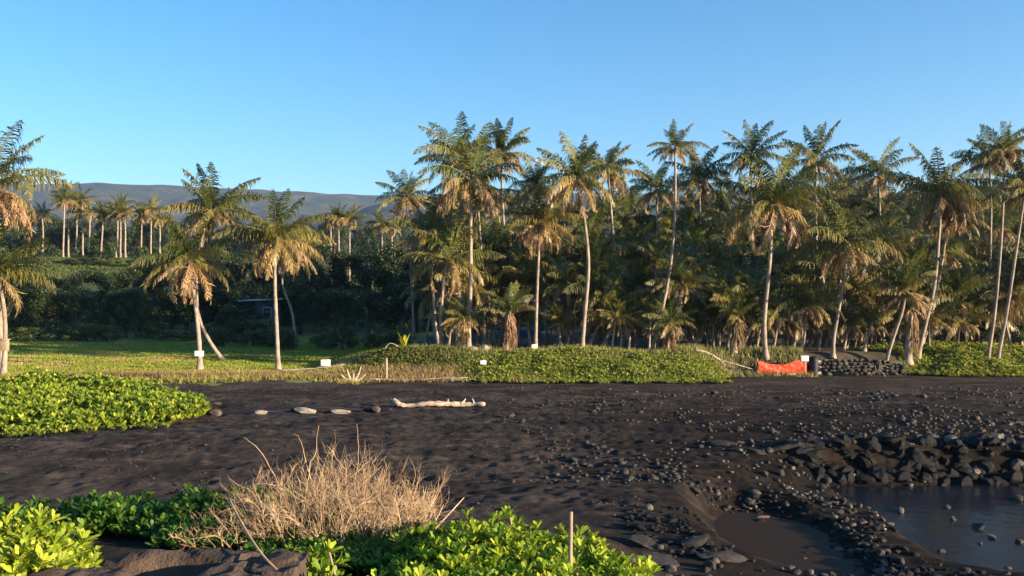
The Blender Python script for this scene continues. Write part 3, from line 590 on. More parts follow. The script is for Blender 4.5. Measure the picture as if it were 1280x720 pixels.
dryp = vnoise(x, y*1.5, 6, 96)+vnoise(x, y, 1.5, 97)*.6-.25*ss(60, 52, y) < -.16; k1 = k & ~dryp; k2 = k & dryp
blades(mb, x[k1], y[k1], np.full(k1.sum(), .13), g, (np.array([.12, .18, .02]), np.array([.32, .34, .05])), .045, .3)
blades(mb, x[k2], y[k2], np.full(k2.sum(), .12), g, (np.array([.22, .19, .05]), np.array([.44, .36, .12])), .045, .3)
tag(mb.obj('lawn_edge_grass', M['grassblade'], tint=True), 'yellowing grass tufts along the front edge of the lawn', 'grass', kind='stuff')
mb = MB(); n = 50000; D_ = g.uniform(150, 205, n); x = D_*g.uniform(-.64, -.30, n); k = vnoise(x, D_, 6, 95) > -.3
blades(mb, x[k], D_[k], np.full(k.sum(), .42), g, (np.array([.06, .09, .02]), np.array([.17, .18, .05])), .10, .4)
tag(mb.obj('terrace_grass', M['grassblade'], tint=True), 'green grass on the slope of the far palm terrace', 'grass', kind='stuff')
mb = MB()
n = 16000; x = np.concatenate([g.normal(-26.3, 1.7, n//3), g.normal(-20, 2.6, n//3), g.normal(-13.5, 1.8, n//3)]); y = g.normal(53.6, .8, len(x))
k = vnoise(x, y, 1.3, 93) > -.12
blades(mb, x[k], y[k], np.full(k.sum(), .38), g, (np.array([.16, .10, .05]), np.array([.40, .28, .13])), .03, .5)
tag(mb.obj('dry_weeds', M['grassblade'], tint=True), 'brown dry weeds in a clumpy strip on the lawn bank', 'weeds', kind='stuff')
mb = MB()
n = 9000; x = g.uniform(-9.5, 2, n); y = g.uniform(53.4, 56.5, n)
blades(mb, x, y, np.full(n, .35), g, (np.array([.20, .15, .06]), np.array([.45, .34, .15])), .03, .6)
n = 14000; x = g.uniform(-8, 20, n); y = g.uniform(57.5, 61.5, n); blades(mb, x, y, np.full(n, .45), g, (np.array([.12, .15, .04]), np.array([.40, .34, .14])), .03, .3)
tag(mb.obj('dune_dry_grass', M['grassblade'], tint=True), 'straw coloured dry grass at the foot of the dune', 'grass', kind='stuff')

# ------------------------------------------------------------------ dry bush in the foreground
def dry_bush(label, c, rx, ry, h, n, seed, r=.0048, lean=(-.1, 0), name='dry_bush', cat='bush', extra=()):
    g = np.random.RandomState(seed); org = np.array([c[0], c[1], g1(*c)]); root = empty(name, org, label, cat)
    mb = MB()
    def stem(p, d, L, rr, lvl):
        k = 7; pts = [p]; dd = d.copy()
        for i in range(k):
            dd = dd+g.randn(3)*.16+np.array([0, 0, .03]); dd /= np.linalg.norm(dd); pts.append(pts[-1]+dd*L/k)
        tube(mb, np.array(pts), np.linspace(rr, rr*.35, k+1), 4, cap=False)
        if lvl > 0:
            for _ in range(g.randint(2, 5)):
                i = g.randint(2, k); nd = (pts[i]-pts[i-1]); nd = nd/np.linalg.norm(nd)+g.randn(3)*.5; nd /= np.linalg.norm(nd)
                stem(pts[i], nd, L*g.uniform(.3, .6), rr*.55, lvl-1)
    for i in range(n):
        a = g.rand()*6.3; q = math.sqrt(g.rand()); px_, py_ = q*math.cos(a)*rx, q*math.sin(a)*ry
        z = g1(c[0]+px_, c[1]+py_)-org[2]
        d = np.array([px_/rx*.55+lean[0], py_/ry*.4+lean[1], 1.0])+g.randn(3)*.22; d /= np.linalg.norm(d)
        stem(np.array([px_, py_, z]), d, h*g.uniform(.5, 1.05)*(1-.35*q), r*g.choice([.6, .8, 1.0, 1.9], p=[.4, .3, .2, .1]), 2)
    mb.obj('branches', M['straw'], root, smooth=True)
    mb = MB()
    for pts, rr in extra:
        w = spline([np.array(P(*p))-org for p in pts], 14); w += np.cumsum(g.randn(*w.shape)*.006, 0)
        tube(mb, w, np.linspace(rr, rr*.4, 14), 5)
    if extra: mb.obj('long_twigs', M['straw'], root, smooth=True)
    return root
D = 7.6
dry_bush('dry leafless straw coloured bush in the foreground between the green shrubs', (-1.5, 7.6), .78, .52, .70, 400, 9, extra=[
    ([(380, 640, D), (388, 585, D), (398, 560, D), (404, 527, D)], .006), ([(370, 650, D), (340, 590, D), (318, 560, D), (296, 548, D)], .005),
    ([(440, 650, D), (446, 600, D), (452, 560, D), (450, 530, D)], .004), ([(360, 660, D), (320, 620, D), (300, 612, D), (285, 600, D)], .005),
    ([(505, 660, D), (514, 620, D), (520, 590, D), (512, 572, D)], .004), ([(480, 640, D), (492, 602, D), (512, 593, D)], .004), ([(400, 640, D), (376, 560, D), (362, 548, D)], .004)])
dry_bush('sprawl of thin greenish dry twigs at the left foot of the dry bush', (-2.2, 7.3), .45, .35, .40, 90, 10, lean=(-.5, 0), name='twiggy_weed', cat='bush')
mb = MB(); w = spline([P(355, 722, 5.6), P(325, 690, 5.8), P(300, 650, 6.2), P(286, 622, 6.6)], 14); tube(mb, w-w[0], np.linspace(.012, .005, 14), 6)
o = mb.obj('bare_branch', M['straw'], smooth=True); o.location = w[0]; tag(o, 'single long bare branch curving up in front of the dark thicket', 'branch')
mb = MB(); w = spline([P(540, 665, 6.6), P(556, 648, 6.7), P(580, 622, 6.9)], 8); tube(mb, w-w[0], np.linspace(.008, .004, 8), 5)
o = mb.obj('bare_twig', M['straw'], smooth=True); o.location = w[0]; tag(o, 'short dead twig poking up from the bright green shrub', 'twig')
# runners and dead leaf litter trailing from the ground cover onto the sand
g = np.random.RandomState(44); mb = MB()
for i in range(260):
    x0 = g.uniform(-3, 13) if i % 2 else g.uniform(-33, -14); y0 = 53.2+g.uniform(-.5, .8) if i % 2 else 38.3-6.6*math.sqrt(max(0, 1-((x0+24)/10.6)**2))+g.uniform(-.4, .5)
    a = g.uniform(-2.6, -.5); L = g.uniform(.4, 1.4); k = 7; xs = x0+np.cumsum(np.cos(a+g.randn(k)*.4))*L/k; ys = y0+np.cumsum(np.sin(a+g.randn(k)*.4))*L/k
    p = np.stack([xs, ys, ground(xs, ys)+.03+.03*g.rand(k)], -1); rosettes(mb, p, np.tile([0, 0, 1.], (k, 1))+g.randn(k, 3)*.2, np.full(k, .17), g, 5, DU, False)
tag(mb.obj('creeping_runners', M['naupaka'], tint=True), 'thin green runners creeping from the ground cover onto the black sand', 'creeper', kind='stuff')
# stake
b = P(713, 700, 6.0); t = P(713, 640, 6.0)
mb = MB(); tube(mb, [(0, 0, -.2), (0, 0, .1), (.004, 0, t.z-b.z)], [.016, .015, .013], 8); o = mb.obj('wooden_stake', M['wood'], smooth=True); o.location = b
tag(o, 'thin wooden stake sticking up out of the bright green foreground shrub', 'stake')

# ------------------------------------------------------------------ rocks
def rock_mesh(seed, mat, sub=2, squash=.7, name='rock', cuts=12):
    import bmesh
    g = np.random.RandomState(seed); bm = bmesh.new(); bmesh.ops.create_icosphere(bm, subdivisions=sub, radius=1.0)
    v = np.array([list(q.co) for q in bm.verts])
    for _ in range(cuts):
        d = g.randn(3); d /= np.linalg.norm(d); o = g.uniform(.45, .85); s = v@d; over = np.maximum(s-o, 0); v -= over[:, None]*d*.92
    v *= np.array([g.uniform(.8, 1.25), g.uniform(.75, 1.1), squash*g.uniform(.8, 1.15)]); v += g.randn(*v.shape)*.025
    for q, c in zip(bm.verts, v): q.co = c
    me = bpy.data.meshes.new(name); bm.to_mesh(me); bm.free(); me.materials.append(mat); return me
RK = [rock_mesh(200+i, M['rock']) for i in range(8)]; RG = [rock_mesh(220+i, M['rock_grey']) for i in range(4)]
RW = [rock_mesh(260+i, M['rock_wet_shaded'], cuts=16) for i in range(6)]
RP = [rock_mesh(230+i, M['rock_pale'], squash=.6) for i in range(3)]; RD = [rock_mesh(240, M['rock_red'])]
def rock(p, size, src, label, group=None, cat='rock', name='lava_rock', sink=.25, sc=None, rz=None):
    o = bpy.data.objects.new(name, rnd.choice(src)); C.objects.link(o); sx = sc or (1, 1, rnd.uniform(.7, 1.2))
    o.location = (p[0], p[1], p[2]+size*(.5-sink)*sx[2]); o.scale = [size*q for q in sx]
    tl = .08 if name == 'barrier_stone' else .25
    o.rotation_euler = (rnd.uniform(-tl, tl), rnd.uniform(-tl, tl), rnd.uniform(0, 6.3) if rz is None else rz)
    return tag(o, label, cat, group)
# named rocks
def at_rock(px, row, wpx, src, label, **kw):
    p = hit(px, row); rock(p, wpx*p.y/F/2, src, label, **kw)
at_rock(952, 651, 17, RD, 'reddish blocky rock at the corner of the brown puddle', sc=(1.2, .9, .7), sink=.1, rz=.2)
at_rock(811, 637, 12, RG, 'small grey rock alone on bare black sand left of the puddle')
at_rock(975, 515, 6, RP, 'tiny white chip of coral on the far black beach')
at_rock(1065, 597, 10, RP, 'white topped rock at the back shore of the tide pool')
at_rock(1155, 641, 10, RP, 'pale rock standing alone in the middle of the tide pool')
at_rock(1140, 634, 18, RK, 'dark rock at the back middle of the tide pool')
for i, (px, row, w, l) in enumerate([(1137, 607, 10, 'pair of dark stones near the pool back shore, left one'), (1166, 605, 12, 'dark stone near the pool back shore below the ledge'), (1183, 635, 14, 'wet stone in the pool centre right'), (1125, 640, 14, 'low wet dark stone left of centre in the pool'), (1192, 650, 12, 'flat wet stone in the pool below the centre'), (1222, 660, 20, 'long dark stone breaking the water at right'), (1240, 672, 18, 'dark stone right of the long one in the pool'), (1270, 625, 20, 'dark boulder at the right edge of the pool'), (1276, 678, 16, 'pale tipped rock at the right picture edge in the pool'), (1225, 680, 10, 'small submerged stone in the lower pool'), (1132, 688, 16, 'dark rock at the front shore of the pool'), (1176, 690, 12, 'small rock in the front shallows of the pool')]):
    p = P(px, row, (EYE-WATER)*F/(row-HY)); rock((p.x, p.y, WATER-.02), w*p.y/F/2, RK if i % 3 else RG, l, group='rocks in the tide pool', sink=.3)
# boulders of the dark ledge behind the pool, its shade put into the rock colour
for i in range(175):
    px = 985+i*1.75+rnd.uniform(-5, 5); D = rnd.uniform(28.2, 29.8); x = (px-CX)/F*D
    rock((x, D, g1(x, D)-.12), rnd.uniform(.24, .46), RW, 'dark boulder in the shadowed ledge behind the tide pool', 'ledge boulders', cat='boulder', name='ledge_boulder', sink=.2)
for i in range(14):
    px = 1190+i*7+rnd.uniform(-4, 4); D = rnd.uniform(28.9, 30.5); x = (px-CX)/F*D
    rock((x, D, g1(x, D)), rnd.uniform(.15, .34), RG if i % 4 == 0 else RK, 'olive grey rock in the heap above the right end of the ledge', 'rock heap at the right end of the ledge')
# weathered flat outcrops
for px, row, w, l in ((905, 557, 34, 'large smooth brown outcrop left of the ledge'), (948, 566, 22, 'rounded boulder between outcrop and ledge'), (980, 562, 44, 'long low slab running to the ledge'), (806, 683, 46, 'flat layered slab near the bottom, left of the puddle'), (865, 680, 44, 'cracked layered slab at the bottom beside the puddle'), (905, 700, 60, 'wide dark slab at the bottom edge below the puddle'), (830, 706, 60, 'wide dark slab at the bottom edge beside the green shrub')):
    p = hit(px, row); rock(p, w*p.y/F/2, RK, l, cat='rock outcrop', name='lava_outcrop', sc=(1.2, .9, .38), sink=.15, rz=rnd.uniform(-.3, .3))
# zones of loose rocks: (px, row) clusters
zones = [(48, (950, 1050), (575, 625), (4, 13)), (60, (1035, 1110), (632, 712), (7, 18)), (20, (840, 960), (545, 600), (4, 12)), (40, (880, 1290), (696, 726), (8, 24)), (20, (1040, 1290), (600, 712), (5, 13)), (26, (780, 900), (685, 724), (8, 22)), (10, (1040, 1110), (636, 660), (5, 13)), (30, (1100, 1285), (525, 556), (4, 10)), (26, (905, 965), (610, 700), (4, 12)), (22, (1110, 1285), (612, 700), (5, 14))]
for n_, xr, yr, wr in zones:
    for i in range(n_):
        px = rnd.uniform(*xr); row = rnd.uniform(*yr); p = hit(px, row)
        rock(p, max(.04, rnd.uniform(*wr)*rnd.uniform(.6, 1)*p.y/F/2), RK if rnd.random() < .72 else RG, 'loose lava rock among many scattered on the black beach around the pool', 'loose lava rocks around the pool')
# countless small stones
import bmesh
base = []
for sd in range(5):
    me = rock_mesh(300+sd, M['rock'], sub=1, cuts=7, name='stone_source'); v = np.array([list(q.co) for q in me.vertices]); f = np.array([list(p.vertices) for p in me.polygons]); base.append((v, f)); bpy.data.meshes.remove(me)
def stones(name, n, fx, fy, size, mat, label, seed, dens=None):
    g = np.random.RandomState(seed); mb = MB()
    x = fx(g, n); y = fy(g, n)
    if dens is not None: k = dens(x, y, g); x, y = x[k], y[k]
    z = ground(x, y)
    for xx, yy, zz in zip(x, y, z):
        v, f = base[g.randint(5)]; s = size*g.uniform(.3, 1)**1.6*(1+.9*(g.rand() < .06)); a = g.rand()*6.3; ca, sa = math.cos(a), math.sin(a)
        w = v@np.array([[ca, sa, 0], [-sa, ca, 0], [0, 0, .85]])*s; mb.add(w+np.array([xx, yy, zz+s*.2]), None, f)
    return tag(mb.obj(name, mat), label, 'stones', kind='stuff')
def wedge(lo, hi): return lambda g, n: None
g0 = np.random.RandomState(77)
def fld(n, px0, px1, r0, r1, seed):
    g = np.random.RandomState(seed); px = g.uniform(px0, px1, n); row = g.uniform(r0, r1, n); D = 5*F/(row-HY); return (px-CX)/F*D, D
def st(name, n, px0, px1, r0, r1, size, mat, label, seed, thr=-.05, s1=3.):
    X, Y = fld(n, px0, px1, r0, r1, seed)
    k = (vnoise(X, Y, s1, seed)+vnoise(X, Y, s1*.3, seed+1)*.6 > thr) & (Y < 51)
    pxx = CX+X/Y*F; gg = np.random.RandomState(seed+9); k &= gg.rand(len(X)) < (ss(560, 940, pxx) if px0 > 500 else 1.0)
    X, Y = X[k], Y[k]; stones(name, len(X), lambda g, n: X, lambda g, n: Y, size, mat, label, seed)
st('beach_stones', 5200, 560, 1400, 482, 600, .15, M['rock'], 'countless small dark stones scattered over the right half of the beach', 401, .02)
st('grey_beach_stones', 800, 560, 1400, 484, 600, .13, M['rock_grey'], 'scattered small pale grey stones over the far right beach', 402, .06)
st('sand_grit', 2600, -60, 800, 500, 640, .06, M['rock'], 'fine dark grit and debris on the left half of the beach', 403, .0)
st('pool_shore_stones', 4600, 780, 1350, 590, 735, .13, M['rock_wet_shaded'], 'small wet stones along the shores of the tide pool', 404, .0, 1.6)
st('pale_shore_chips', 260, 760, 1350, 500, 720, .06, M['rock_pale'], 'sparse white coral chips on the dark shore', 405, .1, 2)

# foreground slab of lava
def slab(label, cxp, D, w, d_, h, seed, zt):
    g = np.random.RandomState(seed); nx, ny = 70, 50; X, Y = np.meshgrid(np.linspace(-1, 1, nx), np.linspace(-1, 1, ny), indexing='ij')
    r = (abs(X)**3+abs(Y)**3)**(1/3.); edge = r+vnoise(X*w, Y*d_, .5, seed)*.25
    x = X*w; y = Y*d_; cell = np.floor(vnoise(x, y, .5, seed+1)*5)*.025
    z = h*(1-ss(.7, 1.0, edge))*(1+.15*vnoise(x, y, .8, seed+2))+cell+.035*vnoise(x, y, .16, seed+3)+.03*vnoise(x, y, .06, seed+4)
    cr = abs(vnoise(x+y*.5, y-x*.3, .9, seed+5)); z = z-.16*np.exp(-(cr/.02)**2)
    z[0, :] = z[-1, :] = -1.2; z[:, 0] = z[:, -1] = -1.2
    i = np.arange(nx*ny).reshape(nx, ny); q = np.stack([i[:-1, :-1], i[1:, :-1], i[1:, 1:], i[:-1, 1:]], -1).reshape(-1, 4)
    mb = MB(); mb.add(np.stack([x, y, z], -1).reshape(-1, 3), q); o = mb.obj('lava_slab', M['slab'], smooth=True)
    o.location = ((cxp-CX)/F*D, D, zt-h); tag(o, label, 'rock slab', 'foreground lava slabs')
slab('cracked brown lava slab at the bottom left, below the dark thicket', 175, 5.7, 1.15, .5, .22, 3, 3.28)
slab('smaller rounded brown slab at the bottom between the thicket and the green sprig', 350, 5.8, .22, .38, .25, 5, 3.24)
slab('low brown slab under the yellow shrub in the bottom left corner', 60, 5.25, .6, .4, .25, 8, 3.33)

# ------------------------------------------------------------------ line of stones and cable on the sand
X0, X1 = P(245, 518, 39.2), P(490, 510, 40.2)
lp = [Vector((X0.x+(X1.x-X0.x)*t, X0.y+(X1.y-X0.y)*t, 0)) for t in np.linspace(0, 1, 14)]
for i, p in enumerate(lp): p.z = g1(p.x, p.y)+.10+.05*math.sin(i*2.1); p.y += .1*math.sin(i*1.3)
mb = MB(); w = spline(lp, 60); tube(mb, w-w[0], .075, 7); o = mb.obj('black_hose', M['black'], smooth=True); o.location = w[0]; tag(o, 'thin black hose lying along the row of pale stones on the sand', 'hose')
for px, w_, src, l, sc in ((270, 19, RG, 'grey stone nearest the green patch on the black hose line', (1.1, .8, .8)), (326, 18, RP, 'round pale stone, second along the black hose line', (1, .7, .6)), (382, 30, RP, 'long pale stone, third along the black hose line', (1.1, .8, .6)), (425, 26, RP, 'flat pale stone, fourth along the black hose line', (1.1, .8, .45)), (470, 15, RG, 'pointed grey stone at the right end of the black hose line', (1, .8, .9))):
    t = (px-245)/245; p = Vector((X0.x+(X1.x-X0.x)*t, X0.y+(X1.y-X0.y)*t-.15, 0)); p.z = g1(p.x, p.y)
    rock(p, w_*39.5/F/2, src, l, 'stones along the hose', cat='stone', name='barrier_stone', sc=sc, sink=.1, rz=0)
p = P(272, 505, 39.5); p.z = g1(p.x, p.y)+.42; rock(p, .2, RK, 'dark stone perched on top of the first grey hose stone', cat='stone', name='barrier_stone', sc=(1.2, .8, .8), sink=.3)
# driftwood log
def ptz(px, row, D, dz): q = P(px, row, D); q.z = g1(q.x, q.y)+dz; return q
D = 41.5
root = empty('driftwood_log', ptz(550, 508, D, 0), 'long bleached white driftwood log lying alone on the black sand', 'driftwood'); o0 = root.location
mb = MB(); w = spline([ptz(492, 507, D+.2, .30)-o0, ptz(500, 508, D, .13)-o0, ptz(515, 509, D, .10)-o0, ptz(535, 508, D-.1, .14)-o0, ptz(560, 507, D, .17)-o0, ptz(585, 508, D+.1, .12)-o0, ptz(606, 508, D-.1, .14)-o0], 40)
rr = np.interp(np.linspace(0, 1, 40), [0, .1, .25, .4, .75, 1], [.10, .15, .09, .11, .13, .09])*(1+.12*rs.randn(40)); tube(mb, w, rr, 10); mb.obj('log', M['driftwood'], root, smooth=True)
for a, b_ in (((495, 508), (488, 503)), ((558, 507), (560, 502)), ((576, 507), (582, 502)), ((592, 507), (590, 503))):
    mb = MB(); A_ = ptz(a[0], a[1], D, .14)-o0; B_ = ptz(b_[0], b_[1], D+.2, .38)-o0; tube(mb, spline([A_, (A_+B_)/2+Vector((.03, 0, 0)), B_], 6), np.linspace(.06, .025, 6), 6); mb.obj('branch_stub', M['driftwood'], root, smooth=True)
# branches along the foot of the dune
bi = 0
for pts, r, l in (([(455, 478), (478, 466), (505, 470), (540, 463), (585, 459)], .05, 'long thin pale driftwood branch lying on the foot of the dune behind the post'),
                  ([(458, 484), (500, 481), (530, 482)], .06, 'low driftwood stick on the sand in front of the wooden post'),
                  ([(560, 483), (590, 481), (612, 482)], .045, 'short driftwood stick at the sand edge below the dune'),
                  ([(868, 458), (890, 459), (915, 462), (946, 461)], .09, 'pale driftwood pole lying left of the orange banner'),
                  ([(880, 464), (905, 456), (948, 452)], .06, 'slanting driftwood pole leaning toward the orange banner'),
                  ([(350, 466), (385, 466), (430, 467)], .05, 'thin pole lying on the lawn right of the lone lawn palm'),
                  ([(728, 478), (742, 476)], .05, 'small pale stick at the sand edge below the middle dune')):
    D = 53.6 if pts[0][1] > 470 else (59. if pts[0][0] > 860 else 54.5)
    if pts[0][0] == 350: D = 57
    w = spline([ptz(a, b_, D, .12+max(0, (470-b_))*.01) for a, b_ in pts], 16); w += rs.randn(*w.shape)*.02
    mb = MB(); tube(mb, w-w[0], np.linspace(r, r*.5, 16), 7); o = mb.obj('driftwood_branch', M['driftwood'], smooth=True); o.location = w[0]; tag(o, l, 'driftwood', 'driftwood branches')
# driftwood root clump
root = empty('driftwood_stump', ptz(440, 476, 52.6, 0), 'splayed pale driftwood root on the sand edge between the small sign and the post', 'driftwood')
mb = MB(); mb2 = MB()
for a in ((-.6, .5), (-.25, .75), (.1, .55), (.5, .95), (.75, .5)):
    tube(mb, spline([(0, 0, 0), (a[0]*.6, .05, a[1]*.35), (a[0]*1.1, -.05, a[1])], 7), np.linspace(.11, .035, 7), 7)
mb.obj('roots', M['driftwood'], root, smooth=True); tube(mb2, spline([(-1.0, .1, .08), (-.3, 0, .16), (.3, 0, .1)], 8), .1, 8); mb2.obj('trunk', M['driftwood'], root, smooth=True)
root = empty('dark_stump', ptz(1097, 466, 57.3, 0), 'dark twisted stump with splayed legs in front of the stone wall', 'stump')
mb = MB()
for a in ((-.55, .0), (.5, .0), (.15, 1.0), (-.2, .75)):
    tube(mb, spline([(a[0], 0, a[1]), (a[0]*.4, .1, .35), (0, .15, .45)], 7), np.linspace(.05, .12, 7), 7)
mb.obj('roots', M['bark_dark'], root, smooth=True)

# ------------------------------------------------------------------ posts, signs
def sign(label, px, row_c, D, w, h, ontree=False, group='small white signs', post=True):
    c = P(px, row_c, D); z0 = g1(c.x, c.y); root = empty('warning_sign', (c.x, c.y, z0), label, 'sign', group)
    mb = MB(); box(mb, (-w/2, -.03, c.z-z0-h/2), (w/2, 0, c.z-z0+h/2)); bevel(mb.obj('sign_board', M['white'], root), .01)
    if post:
        mb = MB(); box(mb, (-.04, .003, -.2), (.04, .08, c.z-z0+h*.3)); mb.obj('post', M['wood'], root)
    return root
sign('white sign board fixed to the trunk of the shaggy lawn palm', 249, 442, 58.6, .62, .36, post=False)
sign('small white sign on a short post at the right end of the lawn', 407, 453.5, 57, .62, .42)
sign('small white sign on the dune slope below the left palm cluster', 604, 453, 56.0, .38, .26)
sign('small white sign on the dune top at the foot of the straight pale palm', 668, 433, 59.6, .38, .28)
sign('rounded white sign on a post at the right end of the orange banner', 1006, 448, 58.0, .5, .36)
# wooden post near the dune with arching cane
p = ptz(483, 478, 53.8, 0); root = empty('wooden_post', p, 'pale upright wooden post on the sand edge left of the dune', 'post'); t = P(483, 448, 53.8)
mb = MB(); tube(mb, [(0, 0, -.2), (0, 0, .7), (0, 0, t.z-p.z)], [.085, .08, .075], 9); mb.obj('shaft', M['wood'], root, smooth=True)
w = spline([P(478, 446, 59.5), P(481, 436, 59.5), P(488, 429, 59.5), P(498, 433, 59.5)], 12); w[0][2] = g1(w[0][0], w[0][1])
mb = MB(); tube(mb, w-w[0], .03, 6); o = mb.obj('bent_cane', M['driftwood'], smooth=True); o.location = w[0]; tag(o, 'pale cane bent into an arch beside the yellow seedling', 'cane')
# yellow seedling palm
p = ptz(505, 440, 60, 0); root = empty('seedling_palm', p, 'small bright yellow seedling palm at the left end of the dune', 'seedling')
g = np.random.RandomState(3); mb = MB()
for i in range(11):
    a = g.rand()*6.3; s = np.linspace(0, 1, 7)[:, None]; o_ = np.array([math.cos(a), math.sin(a), 0]); L = g.uniform(.9, 1.5)
    pth = o_*s**1.6*.45+np.array([0, 0, 1.])*s*L; sd = np.array([-o_[1], o_[0], 0]); wd = (.13*np.sin(np.pi*np.clip(s*.9+.08, 0, 1)))
    v = np.stack([pth-sd*wd, pth+sd*wd], 1).reshape(-1, 3); q = [[2*k, 2*k+1, 2*k+3, 2*k+2] for k in range(6)]
    mb.add(v, q, None, lerp([.42, .40, .03], [.60, .50, .06], g.rand()))
mb.obj('leaves', M['palmleaf'], root, tint=True)
# pale blocks in the left cluster
for px, row, w_, h_, l in ((592, 434, .6, .6, 'rounded pale boulder at the foot of the left palm cluster'), (607, 437, .45, .9, 'upright pale stone block beside the rounded boulder on the dune')):
    q = P(px, row, 59.5); q.z = g1(q.x, q.y); rock(q, w_/1.6, RP, l, cat='stone', name='pale_stone', sc=(1, .8, h_/w_*1.1), sink=.1, rz=0)
# box on the left palm
q = P(5, 431, 53.6); root = empty('wooden_box', q, 'weathered wooden box fixed to the trunk of the left edge palm', 'box')
mb = MB(); box(mb, (-.2, -.2, -.35), (.28, .1, .3)); bevel(mb.obj('case', M['wood'], root), .02); mb = MB(); box(mb, (-.26, -.26, .303), (.36, .16, .36)); mb.obj('lid', M['wood'], root)
# orange banner
a = P(947, 470, 58.0); b_ = P(1008, 470, 58.0); za = g1(a.x, a.y); root = empty('orange_banner', (a.x, a.y, za), 'orange mesh barrier strung between two posts at the beach edge', 'banner')
Lb = b_.x-a.x; nx, ny = 60, 16; U, Wv = np.meshgrid(np.linspace(0, 1, nx), np.linspace(0, 1, ny), indexing='ij')
topz = 1.0-.28*np.sin(np.pi*np.clip(U*1.25-.05, 0, 1))+.05*vnoise(U*6, U*0, .5, 4)+.08*U; z = .05+(topz-.05)*Wv
yy = .10*vnoise(U*Lb+Wv*.8, Wv*2, .45, 8)+.06*vnoise(U*Lb, Wv*2, .18, 9)+.05*np.sin(U*9+Wv*5)
i = np.arange(nx*ny).reshape(nx, ny); q = np.stack([i[:-1, :-1], i[1:, :-1], i[1:, 1:], i[:-1, 1:]], -1).reshape(-1, 4)
mb = MB(); mb.add(np.stack([U*Lb, yy, z], -1).reshape(-1, 3), q); o = mb.obj('mesh_sheet', M['orange'], root, smooth=True); m_ = o.modifiers.new('t', 'SOLIDIFY'); m_.thickness = .012
for xx, h_ in ((0, 1.15), (Lb, 1.2)):
    mb = MB(); tube(mb, [(xx, .1, -.2), (xx, .1, h_*.5), (xx, .1, h_)], .045, 8); mb.obj('post', M['orange'] if xx else M['wood'], root, smooth=True)
mb = MB(); box(mb, (Lb*.55, -.16, .06), (Lb*.76, -.13, .17)); mb.obj('label_patch', M['white'], root)
# dark bin + pale stone column
p = ptz(1017, 466, 58.4, 0); root = empty('dark_bin', p, 'dark blue black drum between the orange banner and the stone wall', 'bin')
mb = MB(); th = np.linspace(0, 1, 9); tube(mb, np.c_[th*0, th*0, th*1.15], [.28, .30, .31, .30, .32, .30, .31, .30, .31], 18); mb.obj('drum', M['black'], root, smooth=True)
mb = MB(); tube(mb, [(0, 0, 1.153), (0, 0, 1.18), (0, 0, 1.21)], .33, 18); mb.obj('lid', M['black'], root, smooth=True)
# lava stone wall: every stone surface pattern in one mesh
p = P(1024, 470, 58.3); root = empty('stone_wall', (p.x, p.y, g1(p.x, p.y-.6)), 'low dry stacked lava stone wall under the right grove', 'wall')
g = np.random.RandomState(12); mb = MB(); mc = MB(); Lw = (1132-1024)/F*58.3
box(mc, (.1, .25, -.3), (Lw-.1, 1.0, .95))
for row in range(5):
    x = g.uniform(0, .2)
    while x < Lw+.1:
        s = g.uniform(.10, .27); v, f = base[g.randint(5)]; w = v*np.array([s*1.15, s, s*.95])+np.array([x, .22+g.uniform(-.07, .06), .12+row*.225*(1-.35*ss(Lw*.7, Lw, x))+g.uniform(-.03, .03)]); mb.add(w, None, f); x += s*1.75
mb.obj('stones', M['wallstone'], root); mc.obj('core', M['wallstone'], root)
for k, h_ in enumerate((.2, .58, .95)):
    rock((p.x-.05, p.y-.02, g1(p.x, p.y-.6)+h_), .25, RP, 'pale squarish stone in the upright column beside the dark drum', 'pale stones of the wall end', cat='stone', name='pale_stone', sc=(.8, .8, .8), sink=.5, rz=0)
# little house in the wood
p = P(322, 395, 108); z0 = g1(p.x, p.y); zt = P(0, 374, 108).z; p.z = z0; root = empty('small_house', p, 'small grey blue house with pale flat roof half hidden in the dark wood', 'house')
H = zt-z0-.3; mb = MB(); box(mb, (-.3, 0, -.3), (2.3, 4, H)); mb.obj('wall', M['housewall'], root)
mb = MB(); v = np.array([[-2.2, -.7, H+.003], [2.8, -.7, H+.2], [2.8, 4.6, H+.4], [-2.2, 4.6, H+.2]]); v2 = v+np.array([0, 0, .16]); mb.add(np.vstack([v, v2]), [[0, 3, 2, 1], [4, 5, 6, 7], [0, 1, 5, 4], [1, 2, 6, 5], [2, 3, 7, 6], [3, 0, 4, 7]]); mb.obj('roof', M['houseroof'], root)
for wx in (1.2,):
    mb = MB(); box(mb, (wx-.55, -.06, H-1.9), (wx+.55, -.003, H-.7)); f_ = mb.obj('window', M['houseroof'], root)
    mb = MB(); box(mb, (wx-.45, -.08, H-1.8), (wx+.45, -.063, H-.8)); mb.obj('pane', M['glass'], f_)
tree('shaded bushy tree standing in front of the little house', P(290, 0, 102).x, 102, .42, .55, TR, None, 'bushy_tree')
tree('low shaded shrub in front of the little house', P(330, 0, 103).x, 103, .55, .9, TB, None, 'shrub', 'shrub')
